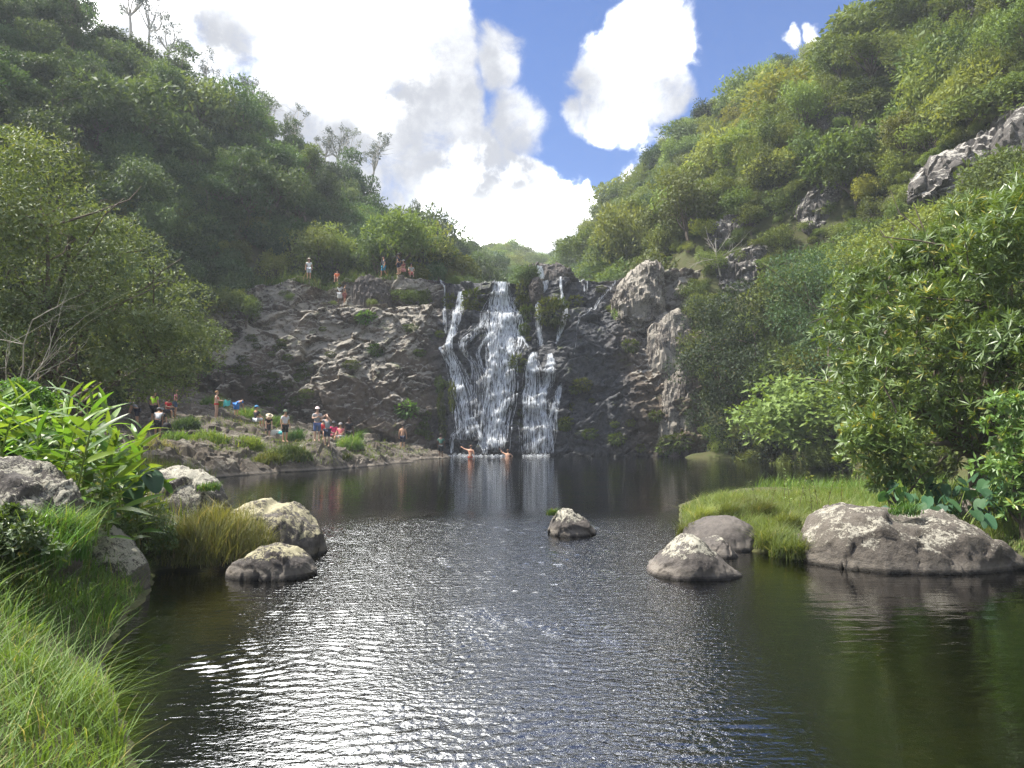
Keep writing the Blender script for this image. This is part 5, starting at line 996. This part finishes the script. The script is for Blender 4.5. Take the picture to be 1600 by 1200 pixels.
def skin_job(name, verts, edges, rads, root, parent, m_):
    me = bpy.data.meshes.new(name); me.from_pydata([tuple(v) for v in verts], edges, []); o = bpy.data.objects.new('grow', me); col.objects.link(o); md = o.modifiers.new('s', 'SKIN'); md.use_smooth_shade = True; md.branch_smoothing = .4
    for i, sv in enumerate(me.skin_vertices[0].data): a = rads[i]; sv.radius = (a if np.isscalar(a) else a[0], a if np.isscalar(a) else a[1]); sv.use_root = (i == root)
    sb = o.modifiers.new('d', 'SUBSURF'); sb.levels = 1; sb.render_levels = 1; jobs.append((o, name, parent, m_))
MATC = {}
def cm(c, rough=.8):
    k = tuple(round(x, 3) for x in c)
    if k not in MATC: MATC[k] = plain('cloth_%d' % len(MATC) if rough > .6 else 'skin_%d' % len(MATC), c, rough, .12, 10)
    return MATC[k]
def cap_mesh(c, rad, brim, tall=1.0, all_round=False):
    mb = MB(); n = 14; th = np.linspace(0, 2 * np.pi, n, endpoint=False); rows = []
    for ph in np.linspace(0, np.pi / 2 * .96, 5): rows.append(np.stack([np.cos(th) * math.cos(ph) * rad, np.sin(th) * math.cos(ph) * rad * 1.1, np.full(n, math.sin(ph) * rad * tall)], 1))
    out_ = np.stack([np.cos(th) * (rad + brim * (1 if all_round else .05)), np.sin(th) * (rad * 1.1 + brim * (1 if all_round else np.where(np.sin(th) < -.3, 1, .05))), np.full(n, -.012)], 1); V = np.concatenate([out_] + rows); q = len(rows) + 1; i, j = np.meshgrid(np.arange(q - 1), np.arange(n), indexing='ij'); j2 = (j + 1) % n
    mb.add(V + c, np.stack([i * n + j, i * n + j2, (i + 1) * n + j2, (i + 1) * n + j], -1).reshape(-1, 4)); top = (q - 1) * n + np.arange(n); mb.add(np.zeros((0, 3)), np.array([[top[0], top[k], top[k + 1]] for k in range(1, n - 1)]) - mb.n if False else np.array([[top[0], top[k], top[k + 1]] for k in range(1, n - 1)]) - mb.n + 0); return mb.mesh('hat', True)
def person(label, loc, face, pose='stand', arms='down', skin=(.45, .27, .18), top=None, legs=None, long_legs=False, sleeve=.6, hat=None, hair=(.03, .02, .015), h=1.72, dress=False, bikini=None, group=None, long_hair=False):
    r_ = np.random.default_rng(int(abs(loc[0] * 77 + loc[1] * 13))); J = joints(pose, arms, r_); e = empty('person', loc, R(face), h / 1.72); tag(e, label, 'person', group)
    names = list(J); ix = {k: i for i, k in enumerate(names)}; verts = [J[k] for k in names]; rads = [brad(k) for k in names]
    rads[ix['pelvis']] = (.15, .11); rads[ix['spine']] = (.135, .10); rads[ix['chest']] = (.155, .11)
    edges = [(ix[a], ix[b]) for a, b in BONES]
    for n, s in (('l', -1), ('r', 1)):       # five fingers on each hand
        hd = J['hand' + n]; ax = nrm((hd - J['wri' + n])[None])[0]; sd = nrm(np.cross(ax, [0, 1, .2])[None])[0]; bk = np.cross(ax, sd)
        for f in range(5):
            if f == 0: b0 = hd - ax * .02 + sd * .035 * s; b1 = b0 + ax * .03 + sd * .03 * s
            else: b0 = hd + ax * .035 + sd * (.03 - .019 * (f - 1)) * s; b1 = b0 + ax * (.045 + .012 * (2 - abs(f - 2.4))) + bk * .015
            verts += [b0, b1]; rads += [.011, .008]; k = len(verts); edges += [(ix['hand' + n], k - 2), (k - 2, k - 1)]
    hd = J['head']; fw = nrm((J['jaw'] - J['neck'] + np.array([0, -.12, 0]))[None])[0]; nose = hd + np.array([0, -.115, -.01]) if pose not in ('bend', 'lean') else hd + fw * .11
    verts.append(nose); rads.append(.018); edges.append((ix['head'], len(verts) - 1))
    skin_job('body', verts, edges, rads, ix['pelvis'], e, cm(skin, .5))
    # face: eyes, mouth, ears as small raised shapes
    fb_ = MB(); upd = nrm((J['crown'] - J['jaw'])[None])[0]; fd = nrm((nose - hd)[None])[0]; sd = np.cross(fd, upd)
    for s in (-1, 1): leaf_cards(fb_, (hd + fd * .102 + upd * .012 + sd * (.035 * s - .014))[None], sd[None], fd[None], .028, .014, np.array([.5]))
    leaf_cards(fb_, (hd + fd * .098 - upd * .055 - sd * .025)[None], sd[None], fd[None], .05, .012, np.array([.5])); link('face', fb_.mesh('face'), e, cm((.08, .03, .025)))
    def garment(nm, keys, scale, color, trims=()):
        kk = list(keys); vs = [J[k] for k in kk]; rs = []
        for k in kk: q = rads[ix[k]]; rs.append(q * scale if np.isscalar(q) else (q[0] * scale, q[1] * scale))
        es = [(kk.index(a), kk.index(b)) for a, b in BONES if a in kk and b in kk]
        for a, b, f, rr in trims: vs.append(J[a] + (J[b] - J[a]) * f); rs.append(rr); es.append((kk.index(a), len(vs) - 1))
        skin_job(nm, vs, es, rs, 0, e, cm(color))
    if top is not None: garment('shirt', ['pelvis', 'spine', 'chest', 'shol', 'shor'], 1.12, top, [('sho' + n, 'elb' + n, sleeve + .1, .062) for n in 'lr'])
    if dress: garment('wrap', ['pelvis', 'hipl', 'hipr'], 1.3, dress, [('hip' + n, 'knee' + n, 1.1, .15) for n in 'lr'])
    if legs is not None: garment('trousers' if long_legs else 'shorts', ['pelvis', 'hipl', 'hipr'], 1.13, legs, [('hip' + n, 'knee' + n, .98 if not long_legs else 1.0, .088) for n in 'lr'] )
    if bikini is not None:
        bm_ = MB()
        for z_, w_, hh in ((J['chest'] - (0, 0, .03), .152, .07), (J['hipl'] * .5 + J['hipr'] * .5 + (0, 0, .03), .175, .10)):
            th = np.linspace(0, 2 * np.pi, 16, endpoint=False)
            V = np.concatenate([np.stack([np.cos(th) * w_ * 1.08, np.sin(th) * w_ * .78, np.full(16, s * hh / 2)], 1) + z_ for s in (-1, 1)]); i = np.arange(16); j = (i + 1) % 16; bm_.add(V, np.stack([i, j, j + 16, i + 16], 1))
        link('swimwear', bm_.mesh('swimwear', True), e, cm(bikini))
    top_c = J['head'] + upd * .03; back = -fd
    mh = cap_mesh(np.zeros(3), .112, .0, 1.0); oh = link('hair', mh, e, cm(hair)); oh.location = top_c + back * .015; zax = Vector(upd + back * .45).normalized(); oh.rotation_euler = zax.to_track_quat('Z', 'Y').to_euler() if abs(zax.z) < .95 else (0, 0, 0)
    if long_hair:
        hb = MB(); tube(hb, np.array([J['head'] + back * .09 + upd * .02, J['head'] + back * .11 - upd * .10, J['neck'] + back * .10 - upd * .06, J['chest'] + back * .13]), [.07, .075, .06, .025], 8); link('hair', hb.mesh('hair', True), e, cm(hair))
    if hat is not None:
        ht = link('hat', cap_mesh(np.zeros(3), .118, hat[1], .95, hat[2]), e, cm(hat[0])); ht.location = top_c + upd * .018; ht.rotation_euler = Vector(upd).to_track_quat('Z', 'Y').to_euler() if abs(upd[2]) < .95 else (0, 0, 0)
    return e
def spot(u, v, Yd): 
    c = W(u, v, Yd); c[2] = H([c[0]], [c[1]])[0]; return c
def ledge_spot(u, v):
    x, ww = cliff_param(u, v); p = cliff_pt(np.array([x]), np.array([ww]))[0]; return p
WHT, BLK, NVY, GRY = (.72, .72, .70), (.018, .018, .022), (.02, .024, .05), (.36, .37, .38)
TAN, PALE, DEEP = (.52, .30, .19), (.62, .40, .30), (.13, .075, .05)
cap = lambda c: (c, .09, False)
brimmed = lambda c: (c, .11, True)
person('shirtless bather in navy shorts standing on the shelf edge, back turned', spot(629, 703, 51), 175, skin=TAN, legs=NVY)
person('person in green shirt and dark shorts standing at the water edge', np.array([*G(689, 716)[:2], -.02]), 170, skin=DEEP, top=(.08, .19, .15), legs=(.02, .025, .03))
person('person in black tee and black shorts standing beside the seated pink pair', spot(545, 691, 46), 10, skin=DEEP, top=BLK, legs=BLK, h=1.78)
person('person in grey tee, pale cap and blue patterned shorts, hands raised', spot(495, 700, 39.3), 25, arms='front', skin=PALE, top=GRY, legs=(.14, .2, .42), hat=cap((.75, .62, .62)), h=1.8)
person('person in grey top and denim shorts shading eyes with both hands', spot(511, 700, 39.6), -15, arms='face', skin=PALE, top=(.42, .44, .46), legs=(.03, .045, .09), hair=(.05, .03, .02), h=1.72)
person('person in bright pink shirt sitting behind the pair on the shelf', spot(521, 690, 45.5), 30, pose='rock', skin=DEEP, top=(.75, .06, .20), legs=(.3, .05, .1), hat=cap((.06, .06, .07)))
person('person in coral pink top sitting next to the person in black', spot(532, 689, 45.2), -20, pose='rock', skin=TAN, top=(.72, .20, .22), legs=(.5, .5, .52), hat=cap((.30, .28, .28)))
person('person in red shirt half hidden behind the eye-shading visitor', spot(505, 688, 44), 0, pose='rock', skin=TAN, top=(.6, .04, .05), legs=BLK)
person('person in white patterned tee, green cap and black shorts by the tufts', spot(445, 692, 41), 50, skin=TAN, top=(.66, .64, .68), legs=BLK, hat=cap((.10, .14, .09)), h=1.75)
person('person in black tee and straw hat looking down', spot(418, 680, 43.5), 30, pose='lean', skin=PALE, top=BLK, legs=(.05, .05, .06), hat=brimmed((.58, .50, .36)), h=1.6)
person('person in black top, blue cap and white shorts sitting on the shelf', spot(400, 672, 45), 150, pose='rock', skin=TAN, top=(.02, .022, .03), legs=(.62, .66, .72), hat=cap((.08, .28, .50)))
person('bent-over person wrapped in a bright blue towel', spot(369, 656, 47), 160, pose='bend', skin=TAN, top=(.05, .22, .62), dress=(.05, .22, .62), h=1.5)
person('person in red two-piece swimwear holding a turquoise cloth', spot(338, 648, 46.2), 90, arms='hold', skin=PALE, bikini=(.55, .03, .03), hair=(.30, .17, .07), h=1.68)
person('person in neon yellow shirt and white cap with back turned', spot(240, 666, 42), 165, skin=TAN, top=(.50, .85, .03), legs=BLK, hat=cap((.70, .66, .58)), h=1.85)
person('person in red tee sitting under the low boughs', spot(262, 651, 44), 70, pose='rock', skin=TAN, top=(.60, .03, .04), legs=(.05, .05, .06), arms='hold')
person('person in pink top and denim shorts next to the red tee', spot(274, 651, 44), 120, skin=TAN, top=(.72, .30, .35), legs=(.10, .16, .28), arms='down', long_hair=True, h=1.6)
person('dark-haired person in grey tee bending down beneath the boughs', spot(214, 668, 42.5), -75, pose='lean', skin=TAN, top=(.26, .26, .28), legs=NVY, h=1.75)
person('person in pale tee and grey cap stooping with a black pack beside', spot(246, 688, 39.5), 200, pose='lean', skin=TAN, top=(.62, .62, .64), legs=BLK, hat=cap((.22, .22, .22)), h=1.75)
person('person in dark top and grey cap behind the stooping pale tee', spot(252, 680, 41), 20, skin=TAN, top=(.04, .04, .045), legs=BLK, hat=cap((.18, .2, .2)), h=1.6)
person('sun-tanned swimmer sitting up in the pool with arms out near the falls', np.array([*G(735, 717)[:2], -.78]), 170, pose='swim', arms='wave', skin=(.50, .27, .17), hair=(.10, .05, .03), bikini=(.5, .1, .06))
person('swimmer with raised arm in the pool under the main stream', np.array([*G(793, 713)[:2], -1.22]), 170, pose='swim', arms='out', skin=(.50, .28, .18), hair=(.10, .05, .03))
# on the ledge and terrace
def terr(u, v):
    c = ledge_spot(u, v); return c
person('person in white shirt and blue cap climbing on the cliff ledge', terr(530, 475), 170, skin=DEEP, top=(.68, .68, .68), dress=(.68, .68, .68), hat=cap((.10, .16, .40)))
person('person half hidden behind the white-shirted ledge climber', terr(537, 475) + np.array([0, .35, 0]), 120, skin=TAN, top=(.05, .05, .05), legs=(.3, .1, .08))
person('person in white tee and shorts standing on the terrace grass edge', terr(489, 428), 10, skin=TAN, top=WHT, legs=(.50, .55, .62), hat=brimmed((.62, .52, .42)))
person('person in orange top mostly sunk in terrace grass', terr(513, 427), 0, pose='rock', skin=TAN, top=(.75, .18, .06), legs=(.2, .1, .1), h=1.5)
person('hiker with dark pack, grey tee and blue shorts walking on the terrace', terr(600, 423), -60, pose='walk', skin=TAN, top=(.09, .10, .12), legs=(.04, .28, .42))
person('person in navy shirt and brimmed hat standing on the terrace', terr(620, 422), -110, skin=TAN, top=(.045, .05, .09), legs=(.03, .035, .06), hat=brimmed((.10, .09, .08)))
person('seated person in pink shorts and white cap on the terrace rim', terr(632, 428), -40, pose='rock', skin=TAN, top=(.30, .10, .08), legs=(.68, .30, .28), hat=cap((.70, .66, .62)))
person('seated person in black and white vest and dark helmet on the rim', terr(643, 432), 15, pose='rock', skin=TAN, top=(.38, .40, .36), legs=(.45, .12, .10), hat=cap((.03, .03, .035)))
bpy.context.view_layer.update(); dg = bpy.context.evaluated_depsgraph_get()
for o, nm, par_, m_ in jobs:
    me = bpy.data.meshes.new_from_object(o.evaluated_get(dg)); me.name = nm; me.materials.clear(); link(nm, me, par_, m_)
for o, *_ in jobs: d_ = o.data; bpy.data.objects.remove(o); bpy.data.meshes.remove(d_)
# things people hold or have put down
def bag(name, c, sx, sy, sz, color, label, cat, seed):
    V = rvec(1, rng); u_ = np.linspace(0, 2 * np.pi, 14, endpoint=False); mb = MB(); rows = []
    for ph in np.linspace(-1.5, 1.5, 9): rows.append(np.stack([np.sign(np.cos(u_)) * np.abs(np.cos(u_)) ** .6 * math.cos(ph) ** .5 * sx, np.sign(np.sin(u_)) * np.abs(np.sin(u_)) ** .6 * math.cos(ph) ** .5 * sy, np.full(14, math.sin(ph) * sz + sz)], 1))
    V = np.concatenate(rows); V = V + .12 * min(sx, sz) * np.stack([fbm(V * 9, 2, seed), fbm(V * 9, 2, seed + 1), fbm(V * 9, 2, seed + 2)], 1); i, j = np.meshgrid(np.arange(8), np.arange(14), indexing='ij'); j2 = (j + 1) % 14; mb.add(V, np.stack([i * 14 + j, i * 14 + j2, (i + 1) * 14 + j2, (i + 1) * 14 + j], -1).reshape(-1, 4)); mb.add(np.zeros((0, 3)), (np.arange(14)[None] - mb.n)); mb.add(np.zeros((0, 3)), (np.arange(14)[None] + 8 * 14 - mb.n))
    e = empty(name, c); tag(e, label, cat); link('pouch', mb.mesh('pouch', True), e, cm(color)); tb = MB(); s = np.linspace(0, np.pi, 9); tube(tb, np.stack([np.cos(s) * sx * .5, s * 0 - sy * .2, sz * 1.8 + np.sin(s) * sz * .5], 1), .018, 6); link('strap', tb.mesh('strap', True), e, cm(tuple(x * .6 for x in color))); return e
c = spot(257, 686, 39.3); bag('backpack', c + [.15, -.1, .35], .22, .16, .33, BLK, 'black backpack carried beside the stooping visitor', 'backpack', 3)
c = spot(432, 677, 43.5); bag('tote_bag', c, .34, .2, .22, (.68, .66, .58), 'white bag lying between the straw hat and the white tee', 'bag', 5)
c = spot(440, 680, 43); bag('tote_bag', c, .2, .14, .12, (.08, .42, .42), 'small teal bag beside the white bag on the shelf', 'bag', 6)
c = terr(596, 423); bag('backpack', c + [-.12, .12, 1.0], .14, .12, .24, (.03, .03, .04), 'dark backpack on the walking hiker on the terrace', 'backpack', 8)
mb = MB(); c = spot(338, 648, 46.2); n = 9; S_, T_ = np.meshgrid(np.linspace(0, 1, n), np.linspace(0, 1, n), indexing='ij'); V = np.stack([.42 + .42 * S_, .02 + .06 * np.sin(S_ * 9), 1.13 - .42 * T_ * (1 - .3 * S_) + .04 * np.sin(S_ * 7)], -1).reshape(-1, 3); V = np.concatenate([V, V + [0, .012, 0]]); f_ = grid_faces(n, n); mb.add(V, np.concatenate([f_, f_[:, ::-1] + n * n])); o = link('cloth', mb.mesh('cloth', True), mat=cm((.10, .55, .55)), loc=tuple(c)); tag(o, 'turquoise cloth held out by the person in red swimwear', 'towel')

# ------------------------------------------------------------------ moist air that pales the far slopes
m, t, out = mat('haze'); pv_ = t.new('ShaderNodeVolumePrincipled'); pv_.inputs['Color'].default_value = (.86, .92, 1, 1); pv_.inputs['Density'].default_value = .00075; pv_.inputs['Anisotropy'].default_value = .0; t.l.new(pv_.outputs[0], out.inputs['Volume'])
hx, hy0, hy1, hz0, hz1 = 265, -85, 425, -4, 92
hv = np.array([(x_, y_, z_) for x_ in (-hx, hx) for y_ in (hy0, hy1) for z_ in (hz0, hz1)]); hf = np.array([[0, 1, 3, 2], [4, 6, 7, 5], [0, 4, 5, 1], [2, 3, 7, 6], [0, 2, 6, 4], [1, 5, 7, 3]])
tag(link('haze', mesh_np('haze', hv, hf), mat=m), 'thin moist air filling the ravine', kind='stuff')
